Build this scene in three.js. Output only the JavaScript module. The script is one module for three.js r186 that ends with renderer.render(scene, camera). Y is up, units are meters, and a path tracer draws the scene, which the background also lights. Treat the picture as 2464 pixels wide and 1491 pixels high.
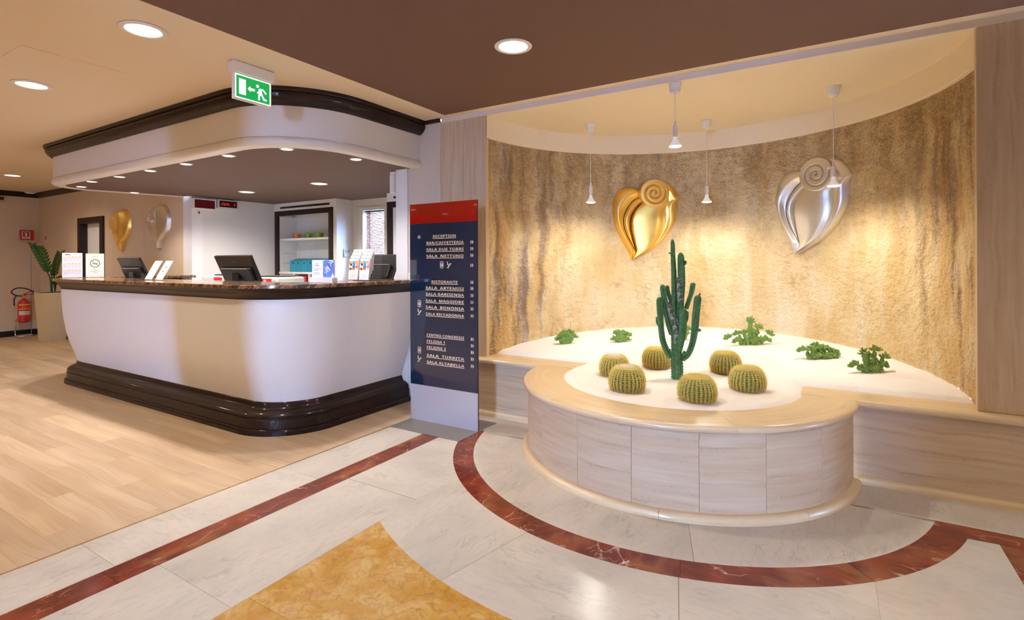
import * as THREE from 'three';
import { mergeGeometries, toCreasedNormals } from 'three/addons/utils/BufferGeometryUtils.js';
import { RoundedBoxGeometry } from 'three/addons/geometries/RoundedBoxGeometry.js';
import { RectAreaLightUniformsLib } from 'three/addons/lights/RectAreaLightUniformsLib.js';

// ------------------------------------------------------------------ camera, daylight, exposure
const scene = new THREE.Scene();
const camera = new THREE.PerspectiveCamera(2 * Math.atan(745.5 / 1252.2) * 180 / Math.PI, 2464 / 1491, 0.05, 80);
camera.setViewOffset(2464, 1491, 0, 117.5, 2464, 1491);          // shift lens: level camera, horizon above the middle
camera.position.set(0, 1.4, 0);
camera.rotation.order = 'YXZ';
camera.rotation.set(0, 31.25 * Math.PI / 180, -0.0044);
const renderer = new THREE.WebGLRenderer({ antialias: true });
renderer.toneMapping = THREE.LinearToneMapping;
renderer.toneMappingExposure = 1.05;
renderer.shadowMap.enabled = true;
RectAreaLightUniformsLib.init();
scene.background = new THREE.Color().setRGB(0.38, 0.58, 1.0);    // overcast sky, seen and felt only through the glazed entrance and the office window
scene.backgroundIntensity = 140;
const WARM = new THREE.Color().setRGB(1, 0.86, 0.69), NEUTRAL = new THREE.Color().setRGB(1, 0.94, 0.90), BULB = new THREE.Color().setRGB(1, 0.93, 0.82);
const I_DOWN = 7.5, I_SPOT = 6, I_PENDANT = 3.3, I_OFFICE = 16;      // candela

// ------------------------------------------------------------------ names, tags, random numbers
let seed = 20240611;
const rnd = () => { seed = (seed * 1664525 + 1013904223) >>> 0; return seed / 4294967296; };
const rr = (a, b) => a + (b - a) * rnd();
const used = {};
const numbered = n => { const k = used[n] = (used[n] ?? -1) + 1; return k ? n + '_' + String(k).padStart(3, '0') : n; };
function tag(o, label, category, group) { o.userData.label = label; o.userData.category = category; if (group) o.userData.group = group; return o; }
function thing(name, label, category, [x, y, z] = [0, 0, 0], turn = 0, group) {
  const o = new THREE.Group(); o.name = numbered(name); o.position.set(x, y, z); o.rotation.y = turn; scene.add(o);
  return tag(o, label, category, group);
}
function part(name, geometry, material, parent, [x, y, z] = [0, 0, 0]) {
  const m = new THREE.Mesh(geometry, material); m.name = name; m.position.set(x, y, z); m.castShadow = m.receiveShadow = true; parent.add(m); return m;
}
function struct(name, geometry, material, label, pos = [0, 0, 0]) {
  const o = geometry ? part(name, geometry, material, scene, pos) : (() => { const g = new THREE.Group(); g.position.set(...pos); scene.add(g); return g; })();
  o.name = numbered(name); o.userData.kind = 'structure'; if (label) o.userData.label = label; return o;
}
function copyOf(root, label, [x, y, z], turn = 0, scale = 1) {
  const c = root.clone(); c.userData = { ...root.userData, label }; c.name = numbered(root.name.replace(/_\d{3}$/, '')); c.position.set(x, y, z); c.rotation.y = turn; c.scale.setScalar(scale); scene.add(c); return c;
}

// ------------------------------------------------------------------ noise and textures
const P = new Uint8Array(512); { const p = [...Array(256).keys()]; for (let i = 255; i > 0; i--) { const j = Math.floor(rnd() * (i + 1)); [p[i], p[j]] = [p[j], p[i]]; } for (let i = 0; i < 512; i++) P[i] = p[i & 255]; }
const GX = new Float32Array(256), GY = new Float32Array(256); for (let i = 0; i < 256; i++) { const a = i * 2.399963; GX[i] = Math.cos(a); GY[i] = Math.sin(a); }
function noise(x, y, px = 256, py = px, s = 0) {                   // gradient noise that tiles with the periods px, py
  let xi = Math.floor(x), yi = Math.floor(y); const fx = x - xi, fy = y - yi;
  xi = ((xi % px) + px) % px; yi = ((yi % py) + py) % py; const xj = (xi + 1) % px, yj = (yi + 1) % py;
  const u = fx * fx * fx * (fx * (fx * 6 - 15) + 10), v = fy * fy * fy * (fy * (fy * 6 - 15) + 10);
  const a = P[P[(xi + s) & 255] + yi & 255], b = P[P[(xj + s) & 255] + yi & 255], c = P[P[(xi + s) & 255] + yj & 255], d = P[P[(xj + s) & 255] + yj & 255];
  const n0 = GX[a] * fx + GY[a] * fy, n1 = GX[b] * (fx - 1) + GY[b] * fy, n2 = GX[c] * fx + GY[c] * (fy - 1), n3 = GX[d] * (fx - 1) + GY[d] * (fy - 1);
  const l = n0 + u * (n1 - n0), m = n2 + u * (n3 - n2); return (l + v * (m - l)) * 1.45;
}
function fbm(u, v, f, oct, s = 0, ax = 1) { let a = 0, g = .5, n = 0; for (let i = 0; i < oct; i++) { const fx = Math.round(f * ax), fy = f; a += g * noise(u * fx, v * fy, fx, fy, s + i * 31); n += g; g *= .52; f *= 2; } return a / n; }
const ridge = n => 1 - Math.min(1, Math.abs(n) * 2.2);
const clamp = (x, a = 0, b = 1) => Math.min(b, Math.max(a, x));
const sst = (a, b, x) => { const t = clamp((x - a) / (b - a)); return t * t * (3 - 2 * t); };
const mix = (a, b, t) => [a[0] + (b[0] - a[0]) * t, a[1] + (b[1] - a[1]) * t, a[2] + (b[2] - a[2]) * t];
function texture(w, h, fn, { metres = [1, 1], srgb = true, wrap = THREE.RepeatWrapping } = {}) {
  const d = new Uint8Array(w * h * 4);
  for (let j = 0, k = 0; j < h; j++) for (let i = 0; i < w; i++, k += 4) { const c = fn((i + .5) / w, (j + .5) / h); d[k] = clamp(c[0], 0, 255); d[k + 1] = clamp(c[1], 0, 255); d[k + 2] = clamp(c[2], 0, 255); d[k + 3] = 255; }
  const t = new THREE.DataTexture(d, w, h, THREE.RGBAFormat); t.wrapS = t.wrapT = wrap; t.magFilter = THREE.LinearFilter; t.minFilter = THREE.LinearMipmapLinearFilter; t.generateMipmaps = true;
  if (srgb) t.colorSpace = THREE.SRGBColorSpace; t.repeat.set(1 / metres[0], 1 / metres[1]); t.needsUpdate = true; return t;
}
const grey = f => (u, v) => { const g = f(u, v) * 255; return [g, g, g]; };
function canvasTexture(w, h, draw) { const c = document.createElement('canvas'); c.width = w; c.height = h; draw(c.getContext('2d'), w, h); const t = new THREE.CanvasTexture(c); t.colorSpace = THREE.SRGBColorSpace; return t; }

const T = {};
T.carrara = texture(1024, 1024, (u, v) => {
  const w = fbm(u, v, 4, 5, 5) * .2, x = u + w * .2, y = v + w * .12, cloud = fbm(x, y, 5, 5, 9, .6) * .5 + .5, vein = Math.pow(ridge(fbm(x + .13, y, 8, 5, 40, .38)), 12) * sst(-.1, .4, fbm(u, v, 3, 2, 21)), fine = Math.pow(ridge(fbm(x, y, 20, 4, 71, .35)), 14) * sst(.05, .4, fbm(u, v, 5, 2, 90)), speck = sst(.5, .72, fbm(u, v, 70, 3, 17, .35) * .5 + .5);
  let c = mix([209, 203, 196], [194, 189, 182], sst(.3, .8, cloud)); c = mix(c, [168, 166, 164], vein * .34); c = mix(c, [140, 140, 141], fine * .42); return mix(c, [178, 175, 172], speck * .25);
}, { metres: [1.5, 1.5] });
T.rosso = texture(1024, 1024, (u, v) => {
  const w = fbm(u, v, 4, 4, 3) * .2, x = u + w * .3, y = v + w * .25, p = fbm(x, y, 7, 5, 12, .7) * .5 + .5, q = fbm(x, y, 6, 4, 61, .5) * .5 + .5, f = fbm(x, y, 30, 3, 33, .6) * .5 + .5;
  let c = mix([132, 54, 32], [98, 36, 26], sst(.3, .7, p)); c = mix(c, [150, 100, 56], sst(.52, .74, q) * .75); c = mix(c, [140, 72, 42], .5 * sst(.5, .8, f));
  const v1 = Math.pow(ridge(fbm(x, y, 9, 2, 140, .35)), 34) * sst(-.05, .3, fbm(u, v, 5, 2, 7)), v2 = Math.pow(ridge(fbm(x + .4, y, 20, 3, 155, .4)), 22) * sst(.1, .4, fbm(u, v, 6, 2, 19)), v3 = sst(.42, .6, fbm(x, y, 40, 3, 201, .5)) * sst(.2, .45, fbm(u, v, 6, 2, 19));
  return mix(c, [228, 206, 192], clamp(v1 * .9 + v2 * .9 + v3 * .7));
}, { metres: [1.1, 1.1] });
T.giallo = texture(1024, 1024, (u, v) => {
  const w = fbm(u, v, 5, 5, 23) * .22, x = u + w * .3, y = v + w * .3, p = fbm(x, y, 7, 5, 2) * .5 + .5, q = fbm(x, y, 4, 4, 81) * .5 + .5, f = fbm(x, y, 30, 3, 12) * .5 + .5;
  let c = mix([212, 178, 114], [194, 146, 60], sst(.3, .7, p)); c = mix(c, [216, 184, 126], sst(.5, .75, q) * .6); c = mix(c, [166, 116, 50], .5 * sst(.5, .8, f)); c = mix(c, [160, 112, 48], .4 * Math.pow(ridge(fbm(x, y, 14, 4, 44)), 8));
  c = mix(c, [204, 146, 116], .5 * sst(.66, .76, fbm(u, v, 14, 2, 66) * .5 + .5)); return mix(c, [226, 200, 146], .5 * Math.pow(ridge(fbm(x, y, 9, 4, 99)), 22) * sst(0, .4, fbm(u, v, 5, 2, 11)));
}, { metres: [1.1, 1.1] });
const trav = (u, v) => { const w = fbm(u, v, 4, 3, 15) * .014, b = fbm(u, v + w, 44, 3, 8, .05) * .5 + .5, b2 = fbm(u, v + w, 12, 2, 51, .1) * .5 + .5; return [b, b2, fbm(u, v, 150, 2, 30, .45) * .5 + .5]; };
const travertine = (k0, k1, k2, k3, k4) => texture(1024, 1024, (u, v) => {
  const [b, b2, g] = trav(u, v); let c = mix(k0, k1, sst(.25, .75, b) * .8); c = mix(c, k2, sst(.4, .7, b2) * .6); c = mix(c, k3, .45 * sst(.6, .8, b)); return mix(c, k4, .32 * sst(.62, .78, g) * sst(.42, .62, b));
}, { metres: [1.3, 1.3] });
T.travertine = travertine([216, 192, 164], [198, 169, 138], [204, 174, 142], [176, 144, 114], [160, 126, 98]);
T.paleTravertine = travertine([230, 210, 178], [216, 192, 158], [222, 200, 168], [204, 178, 144], [190, 162, 128]);
T.travertineBump = texture(512, 512, grey((u, v) => { const [b, , g] = trav(u, v); return 1 - .9 * sst(.66, .78, g) * sst(.4, .6, b); }), { metres: [1.3, 1.3], srgb: false });
T.oak = texture(1024, 512, (u, v) => {
  const w = fbm(u, v, 3, 3, 4) * .05, g = fbm(u, v + w, 100, 3, 11, .03) * .5 + .5, b = fbm(u, v + w, 9, 3, 22, .16) * .5 + .5, k = sst(.52, .7, fbm(u, v, 15, 2, 93, .55) * .9) * sst(.1, .4, fbm(u, v, 4, 2, 13));
  let c = mix([202, 184, 162], [184, 162, 138], sst(.3, .75, b)); c = mix(c, [168, 144, 120], .55 * sst(.45, .8, g)); return mix(c, [128, 100, 74], k * .7);
}, { metres: [2.4, 1.2] });
T.dark = texture(512, 512, (u, v) => { const g = fbm(u, v + fbm(u, v, 3, 2, 6) * .04, 34, 3, 2, .06) * .5 + .5; return mix([40, 20, 16], [22, 10, 9], sst(.3, .7, g)); }, { metres: [1, 1] });
T.emperador = texture(512, 512, (u, v) => { const w = fbm(u, v, 4, 4, 60) * .3, p = fbm(u + w, v + w, 6, 4, 3) * .5 + .5; let c = mix([128, 92, 66], [74, 46, 34], sst(.3, .65, p)); return mix(c, [214, 186, 150], .85 * Math.pow(ridge(fbm(u + w * .8, v + w * .8, 5, 3, 77)), 12)); }, { metres: [.45, .45] });
T.paper = texture(512, 512, (u, v) => { const n = fbm(u, v, 90, 2, 5, .35) * .5 + .5, m = fbm(u, v, 5, 3, 44) * .5 + .5; return mix([224, 200, 166], [214, 189, 154], .6 * n + .5 * m); }, { metres: [1.2, 1.2] });
// the mural of rough stone in the niche: u along the arc, v up
const rock = (u, v) => fbm(u, v, 8, 5, 120, 2.3) * .6 + fbm(u, v, 50, 3, 133, 2.3) * .4;
const scratch = (u, v) => Math.pow(ridge(fbm(u, v, 22, 4, 88, 1.5)), 14) * sst(.2, .5, fbm(u, v, 5, 2, 3, 2.3));
T.stone = texture(1536, 704, (u, v) => {
  const wob = fbm(u, v, 6, 3, 14) * .012, st = fbm(u + wob, v, 3, 4, 65, 9) * .5 + .5, st2 = fbm(u + wob, v, 2, 4, 37, 22) * .5 + .5, r = rock(u, v), pt = fbm(u, v, 5, 4, 29, 2.3) * .5 + .5;
  const gr = .5 + .3 * fbm(u, v, 60, 3, 8, 1.6) + .5 * fbm(u, v, 190, 2, 18, 2.1) + .18 * fbm(u, v, 20, 2, 28, 2.3);
  const edge = Math.max(sst(.30, .05, u), sst(.78, .95, u)), top = sst(.42, 1.0, v + .3 * (pt - .5) + .2 * (st2 - .5));
  let c = mix([230, 208, 164], [214, 184, 132], sst(.3, .75, pt) * .8);
  c = mix(c, [232, 218, 192], sst(.5, .75, st2) * .6 * (1 - edge)); c = mix(c, [208, 172, 112], sst(.5, .7, st) * .45 * (1 - edge));
  c = mix(c, [204, 168, 112], edge * sst(.36, .6, st) * .95); c = mix(c, [156, 122, 82], edge * sst(.44, .68, st2 * .75 + pt * .1 + gr * .15) * .8); c = mix(c, [198, 182, 170], edge * sst(.58, .4, st) * sst(.44, .6, st2) * .8); c = mix(c, [98, 80, 66], edge * sst(.5, .72, st2 * .75 + gr * .25) * .7);
  c = mix(c, [140, 114, 76], top * sst(.1, .9, gr * .4 + pt * .3 + st2 * .3) * .9);                // grainy growth and dirt on the upper stone
  c = mix(c, [104, 84, 62], top * sst(.42, .95, gr * .5 + st * .5) * .7);
  c = mix(c, [134, 104, 66], sst(.1, .55, -r) * .3); c = mix(c, [128, 98, 62], scratch(u, v) * .26);
  return mix(c, [160, 128, 84], sst(.5, .95, gr) * (.14 + .25 * edge));
}, {});
T.stoneBump = texture(1536, 704, grey((u, v) => clamp(.5 + rock(u, v) * .8 + .12 * fbm(u, v, 160, 2, 77, 2.2) - .3 * scratch(u, v))), { srgb: false });
T.sandBump = texture(512, 512, grey((u, v) => .5 + .35 * fbm(u, v, 9, 3, 5) + .3 * fbm(u, v, 160, 2, 15)), { metres: [.5, .5], srgb: false });
T.leafMetal = texture(512, 512, grey((u, v) => clamp(.42 + .09 * fbm(u, v, 5, 4, 55))), { metres: [.5, .5], srgb: false });
T.stem = texture(256, 256, (u, v) => mix([70, 116, 58], [48, 90, 48], sst(.3, .7, fbm(u, v, 8, 3, 6) * .5 + .5)), { metres: [.2, .2] });
T.cork = texture(256, 256, (u, v) => mix([62, 84, 62], [150, 146, 136], sst(.42, .62, fbm(u, v, 9, 4, 16) * .5 + .5)), { metres: [.2, .2] });
T.succulent = texture(256, 256, (u, v) => mix([150, 178, 86], [96, 136, 62], sst(.3, .7, fbm(u, v, 12, 3, 26) * .5 + .5)), { metres: [.1, .1] });

const std = o => new THREE.MeshStandardMaterial(o), phys = o => new THREE.MeshPhysicalMaterial(o);
const rgb = (r, g, b) => new THREE.Color(`rgb(${r},${g},${b})`);
const M = {
  carrara: phys({ map: T.carrara, roughness: .24, clearcoat: .2, clearcoatRoughness: .2 }),
  rosso: phys({ map: T.rosso, roughness: .2, clearcoat: .3, clearcoatRoughness: .1 }),
  giallo: phys({ map: T.giallo, roughness: .22, clearcoat: .25, clearcoatRoughness: .12 }),
  grout: std({ color: rgb(120, 112, 104), roughness: .9 }), screed: std({ color: rgb(150, 134, 116), roughness: .95 }),
  travertine: std({ map: T.travertine, bumpMap: T.travertineBump, bumpScale: .0012, roughness: .42 }),
  polishedTravertine: phys({ map: T.paleTravertine, roughness: .3, clearcoat: .35, clearcoatRoughness: .12, color: rgb(255, 250, 240) }),
  oak: [[255, 250, 244], [246, 238, 228], [252, 244, 232], [240, 232, 222], [255, 248, 238]].map(c => phys({ map: T.oak, color: rgb(...c), roughness: .42, clearcoat: .12, clearcoatRoughness: .35 })),
  dark: phys({ map: T.dark, roughness: .36, specularIntensity: .4, clearcoat: .3, clearcoatRoughness: .07 }),
  darkFrame: std({ map: T.dark, roughness: .45 }),
  emperador: phys({ map: T.emperador, roughness: .2, clearcoat: .7, clearcoatRoughness: .06 }),
  lacquer: phys({ color: rgb(232, 229, 226), roughness: .42, clearcoat: .2, clearcoatRoughness: .3 }),
  white: std({ color: rgb(236, 234, 230), roughness: .6 }), whitePaint: std({ color: rgb(230, 226, 220), roughness: .8 }),
  cream: std({ color: rgb(238, 219, 190), roughness: .9 }), nicheCream: std({ color: rgb(246, 230, 200), roughness: .9 }),
  brown: std({ color: rgb(112, 80, 62), roughness: .8 }), soffit: std({ color: rgb(108, 86, 76), roughness: .8 }),
  plaster: std({ color: rgb(212, 196, 182), roughness: .7 }), paper: std({ map: T.paper, roughness: .75 }), trimWhite: std({ color: rgb(226, 214, 208), roughness: .6 }),
  stone: std({ map: T.stone, bumpMap: T.stoneBump, bumpScale: .024, roughness: .92 }),
  sand: std({ color: rgb(246, 240, 234), bumpMap: T.sandBump, bumpScale: .0022, roughness: 1 }),
  gold: std({ color: new THREE.Color().setRGB(1.0, .69, .20), metalness: 1, roughnessMap: T.leafMetal, roughness: 1 }),
  silver: std({ color: new THREE.Color().setRGB(.84, .83, .82), metalness: 1, roughnessMap: T.leafMetal, roughness: 1 }),
  chrome: std({ color: rgb(210, 210, 212), metalness: 1, roughness: .18 }), steel: std({ color: rgb(172, 170, 170), metalness: .85, roughness: .38 }), brass: std({ color: new THREE.Color().setRGB(.75, .5, .2), metalness: 1, roughness: .25 }),
  black: std({ color: rgb(20, 18, 19), roughness: .36 }), blackGloss: phys({ color: rgb(18, 17, 18), roughness: .25, clearcoat: .4 }),
  acrylic: phys({ color: rgb(250, 252, 255), transmission: 1, thickness: 0, roughness: .04, ior: 1.35 }),
  glass: phys({ color: rgb(250, 252, 255), transmission: 1, thickness: 0, roughness: .02, ior: 1.4 }),
  red: phys({ color: rgb(190, 18, 16), roughness: .35, clearcoat: .5 }),
  plastic: std({ color: rgb(200, 198, 194), roughness: .5 }),
  planterCream: std({ color: rgb(214, 190, 146), roughness: .6 }),
  leaf: std({ color: rgb(38, 92, 34), roughness: .35 }),
  soil: std({ color: rgb(60, 44, 32), roughness: 1 }),
};
const glow = (c, k) => std({ color: 0x000000, emissive: c, emissiveIntensity: k, roughness: .5 });

// ------------------------------------------------------------------ geometry helpers
const box = (x0, x1, y0, y1, z0, z1) => { const g = new THREE.BoxGeometry(x1 - x0, y1 - y0, z1 - z0); g.translate((x0 + x1) / 2, (y0 + y1) / 2, (z0 + z1) / 2); return metreUV(g); };
function metreUV(g, du = 0, dv = 0, swap = false) {                                            // box mapping in metres
  const p = g.attributes.position, n = g.attributes.normal, uv = g.attributes.uv;
  for (let i = 0; i < p.count; i++) {
    const ax = Math.abs(n.getX(i)), ay = Math.abs(n.getY(i)), az = Math.abs(n.getZ(i)); let u, v;
    if (ay >= ax && ay >= az) { u = p.getX(i); v = p.getZ(i); } else if (ax >= az) { u = p.getZ(i); v = p.getY(i); } else { u = p.getX(i); v = p.getY(i); }
    swap ? uv.setXY(i, v + du, u + dv) : uv.setXY(i, u + du, v + dv);
  }
  return g;
}
const rbox = (w, h, d, r = .004, seg = 2) => new RoundedBoxGeometry(w, h, d, seg, r);
const at = (g, x, y, z) => g.translate(x, y, z);
function slab(points, top = 0, thick = .02, curve = 1) {                                       // flat piece from plan points [x, z], random vein offset
  const s = new THREE.Shape(points.map(([x, z]) => new THREE.Vector2(x, -z))); const g = new THREE.ExtrudeGeometry(s, { depth: thick, bevelEnabled: false, curveSegments: curve });
  g.rotateX(-Math.PI / 2); g.translate(0, top - thick, 0); return metreUV(g, rr(0, 5), rr(0, 5), rnd() < .5);
}
const CX = -.97, CZ = -3.95;                                                                     // axis of the planter drum, the floor arcs and the niche
const pol = (r, deg) => [CX + r * Math.sin(deg * Math.PI / 180), CZ + r * Math.cos(deg * Math.PI / 180)];
const arcPts = (r, a0, a1, n = Math.max(2, Math.ceil(Math.abs(a1 - a0) / 2.5))) => Array.from({ length: n + 1 }, (_, i) => pol(r, a0 + (a1 - a0) * i / n));
function roundedPath(vs, step = .03) {                                                           // plan polyline with filleted corners, outward normals on its left-hand side seen from above
  const out = [], push = (x, z, nx, nz) => { const l = out[out.length - 1]; if (l && Math.hypot(l.x - x, l.z - z) < 1e-6) return; out.push({ x, z, nx, nz, s: l ? l.s + Math.hypot(l.x - x, l.z - z) : 0 }); };
  for (let i = 0; i < vs.length; i++) {
    const [x, z, r] = vs[i], a = vs[i - 1], b = vs[i + 1];
    const dir = (p, q) => { const l = Math.hypot(q[0] - p[0], q[1] - p[1]); return [(q[0] - p[0]) / l, (q[1] - p[1]) / l]; };
    if (!a) { const d = dir(vs[i], b); push(x, z, -d[1], d[0]); continue; } if (!b) { const d = dir(a, vs[i]); push(x, z, -d[1], d[0]); continue; }
    const d0 = dir(a, vs[i]), d1 = dir(vs[i], b), turn = Math.atan2(d0[0] * d1[1] - d0[1] * d1[0], d0[0] * d1[0] + d0[1] * d1[1]), t = r * Math.tan(Math.abs(turn) / 2);
    const n0 = [-d0[1], d0[0]], c = [x - d0[0] * t - n0[0] * r, z - d0[1] * t - n0[1] * r], k = Math.max(6, Math.ceil(Math.abs(turn) * r / step));
    for (let j = 0; j <= k; j++) { const an = turn * j / k, nx = n0[0] * Math.cos(an) - n0[1] * Math.sin(an), nz = n0[0] * Math.sin(an) + n0[1] * Math.cos(an); push(c[0] + nx * r, c[1] + nz * r, nx, nz); }
  }
  return out;
}
const circlePath = (r, a0, a1) => { const n = Math.max(2, Math.ceil(Math.abs(a1 - a0) / 2)); return Array.from({ length: n + 1 }, (_, i) => { const a = (a0 + (a1 - a0) * i / n) * Math.PI / 180; return { x: CX + r * Math.sin(a), z: CZ + r * Math.cos(a), nx: Math.sin(a), nz: Math.cos(a), s: r * Math.abs(a - a0 * Math.PI / 180) }; }); };
function cut(path, s0, s1) {
  const lerp = s => { for (let i = 1; i < path.length; i++) if (path[i].s >= s - 1e-9) { const a = path[i - 1], b = path[i], t = (s - a.s) / (b.s - a.s); const nx = a.nx + (b.nx - a.nx) * t, nz = a.nz + (b.nz - a.nz) * t, l = Math.hypot(nx, nz); return { x: a.x + (b.x - a.x) * t, z: a.z + (b.z - a.z) * t, nx: nx / l, nz: nz / l, s }; } return path[path.length - 1]; };
  s1 = Math.min(s1, path[path.length - 1].s); return [lerp(s0), ...path.filter(p => p.s > s0 + 1e-4 && p.s < s1 - 1e-4), lerp(s1)];
}
function sweep(path, profile, { closed = false, caps = false, crease = .5, swap = false, du = 0, dv = 0 } = {}) {
  const pos = [], uv = [], pr = closed ? [...profile, profile[0]] : profile, v = [0];
  for (let j = 1; j < pr.length; j++) v[j] = v[j - 1] + Math.hypot(pr[j][0] - pr[j - 1][0], pr[j][1] - pr[j - 1][1]);
  const pt = (i, j) => [path[i].x + path[i].nx * pr[j][0], pr[j][1], path[i].z + path[i].nz * pr[j][0]], tx = (i, j) => swap ? [v[j] + dv, path[i].s + du] : [path[i].s + du, v[j] + dv];
  for (let i = 0; i + 1 < path.length; i++) for (let j = 0; j + 1 < pr.length; j++) for (const [a, b] of [[i, j], [i + 1, j], [i + 1, j + 1], [i, j], [i + 1, j + 1], [i, j + 1]]) { pos.push(...pt(a, b)); uv.push(...tx(a, b)); }
  if (caps) for (const i of [0, path.length - 1]) for (const f of THREE.ShapeUtils.triangulateShape(profile.map(p => new THREE.Vector2(...p)), [])) for (const j of i ? f : [...f].reverse()) { pos.push(...pt(i, j)); uv.push(pr[j][0] + du, pr[j][1] + dv); }
  const g = new THREE.BufferGeometry(); g.setAttribute('position', new THREE.Float32BufferAttribute(pos, 3)); g.setAttribute('uv', new THREE.Float32BufferAttribute(uv, 2)); g.computeVertexNormals();
  return toCreasedNormals(g, crease);
}
const lathe = (pts, n = 32) => new THREE.LatheGeometry(pts.map(p => new THREE.Vector2(...p)), n);
const tube = (pts, r, n = 24, k = 8) => new THREE.TubeGeometry(new THREE.CatmullRomCurve3(pts.map(p => new THREE.Vector3(...p))), n, r, k);
const merged = gs => mergeGeometries(gs.map(g => { const h = g.index ? g.toNonIndexed() : g; for (const k of Object.keys(h.attributes)) if (!['position', 'normal', 'uv', 'color'].includes(k)) h.deleteAttribute(k); return h; }));
const inset = (path, off) => path.map(p => [p.x + p.nx * off, p.z + p.nz * off]);
const H = 2.785, SOFFIT = 2.337, WALL = -3.97;

// ------------------------------------------------------------------ floor
{
  const floor = struct('floor', null, null, 'lobby floor of oak planks and inlaid marble slabs');
  part('screed', box(-13.6, 4.6, -.12, -.006, -5.8, 6.6), M.screed, floor);
  const S = (name, pts, mat) => part(name, slab(pts), mat, floor);
  const g = .0008;                                                                               // half a joint
  const rect = (x0, x1, z0, z1) => [[x0 + g, z0 + g], [x1 - g, z0 + g], [x1 - g, z1 - g], [x0 + g, z1 - g]];
  for (const [z0, z1] of [[-3.56, -3.35], [-3.35, -2.22], [-2.22, -1.1], [-1.1, .1], [.1, 1.3], [1.3, 3.9], [3.9, 6.5]]) S('marble_slab', rect(-3.183, -2.82, z0, z1), M.carrara);
  for (const [z0, z1] of [[-3.417, -2.75], [-2.75, -1.05], [-1.05, 1.4], [1.4, 6.5]]) S('red_marble_strip', rect(-2.82, -2.656, z0, z1), M.rosso);
  const deg = (x, r) => Math.asin((x - CX) / r) * 180 / Math.PI, RO = 1.655, RI = 1.51, RY = 2.217, gd = .035;
  // left of the arc
  S('marble_slab', [[-2.656 + g, -3.12], [-2.656 + g, -2.325], [-2.073 - g, -2.325], ...arcPts(RO, deg(-2.073, RO), -68)], M.carrara);
  S('marble_slab', [[-2.656 + g, -3.417], [-2.656 + g, -3.123], ...arcPts(RO, -68.2, -71.2)], M.carrara);
  for (const [z0, z1] of [[-2.322, -1.21], [-1.21, -.1], [-.1, 1], [1, 3], [3, 6.5]]) S('marble_slab', rect(-2.656, -2.073, z0, z1), M.carrara);
  // ring between the red arc and the yellow field
  S('marble_slab', [...arcPts(RO, deg(-2.073, RO), -12.7 - gd), ...arcPts(RY, -12.7 - gd, deg(-2.073, RY))], M.carrara);
  S('marble_slab', [...arcPts(RO, -12.7 + gd, 14 - gd), ...arcPts(RY, 14 - gd, -12.7 + gd)], M.carrara);
  S('marble_slab', [...arcPts(RO, 14 + gd, deg(.17, RO)), ...arcPts(RY, deg(.17, RY), 14 + gd)], M.carrara);
  // right of the ring, up to the second red strip
  S('marble_slab', [...arcPts(RO, deg(.17, RO) + gd, 71), [.716 - g, -3.418], [.716 - g, -2.325], [.17 + g, -2.325]], M.carrara);
  for (const [z0, z1] of [[-2.322, -1.21], [-1.21, -.1], [-.1, 1], [1, 3], [3, 6.5]]) S('marble_slab', rect(.17, .716, z0, z1), M.carrara);
  // yellow field
  const zj = -1.285, yl = arcPts(RY, deg(-2.073, RY) + .05, deg(.17, RY) - .05);
  S('yellow_marble_slab', [...yl, [.17 - g, zj - g], [-2.073 + g, zj - g]], M.giallo);
  S('yellow_marble_slab', rect(-2.073, .17, zj, .3), M.giallo);
  for (const [z0, z1] of [[.3, 1.6], [1.6, 3], [3, 6.5]]) S('marble_slab', rect(-2.073, .17, z0, z1), M.carrara);
  // red arc with its right-hand strip
  S('red_marble_arc', [[-2.82, -3.418], [-2.82, -3.56], [-2.437, -3.56], ...arcPts(RI, deg(-2.43, RI), -44 - gd), ...arcPts(RO, -44 - gd, -71.3), [-2.552, -3.418]], M.rosso);
  for (const [a, b] of [[-44, -15], [-15, 14.3], [14.3, 43.6]]) S('red_marble_arc', [...arcPts(RI, a + gd, b - gd), ...arcPts(RO, b - gd, a + gd)], M.rosso);
  S('red_marble_arc', [...arcPts(RI, 43.6 + gd, deg(.49, RI)), [.497, -3.56], [.88, -3.56], [.88, -3.418], [.612, -3.418], ...arcPts(RO, 71.3, 43.6 + gd)], M.rosso);
  for (const [z0, z1] of [[-3.416, -1.8], [-1.8, 1], [1, 6.5]]) S('red_marble_strip', rect(.716, .88, z0, z1), M.rosso);
  // inner annulus round the drum and the run under the planter wall
  S('marble_slab', [[-2.433, -3.535], ...arcPts(1.1, -69, -47.5 - gd), ...arcPts(RI, -47.5 - gd, -74)], M.carrara);
  S('marble_slab', [[-2.0, -3.532], [-2.437, -3.535], [-2.437, -3.563], [-3.18, -3.563], [-3.18, -3.96], [-2.0, -3.96]], M.carrara);
  for (const [a, b] of [[-47.5, -15.4], [-15.4, 16.7], [16.7, 48.4]]) S('marble_slab', [...arcPts(1.1, a + gd, b - gd), ...arcPts(RI, b - gd, a + gd)], M.carrara);
  S('marble_slab', [...arcPts(1.1, 48.4 + gd, 69), [.493, -3.535], ...arcPts(RI, 74, 48.4 + gd)], M.carrara);
  S('marble_slab', [[.06, -3.532], [.06, -3.96], [1.2, -3.96], [1.2, -3.563], [.497, -3.563]], M.carrara);
  for (const [z0, z1] of [[-3.56, -2.4], [-2.4, -1.2], [-1.2, 0], [0, 1.2], [1.2, 3.9], [3.9, 6.5]]) for (const [x0, x1] of [[.88, 2], [2, 3.2], [3.2, 4.5]]) S('marble_slab', rect(x0, x1, z0, z1), M.carrara);
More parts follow.
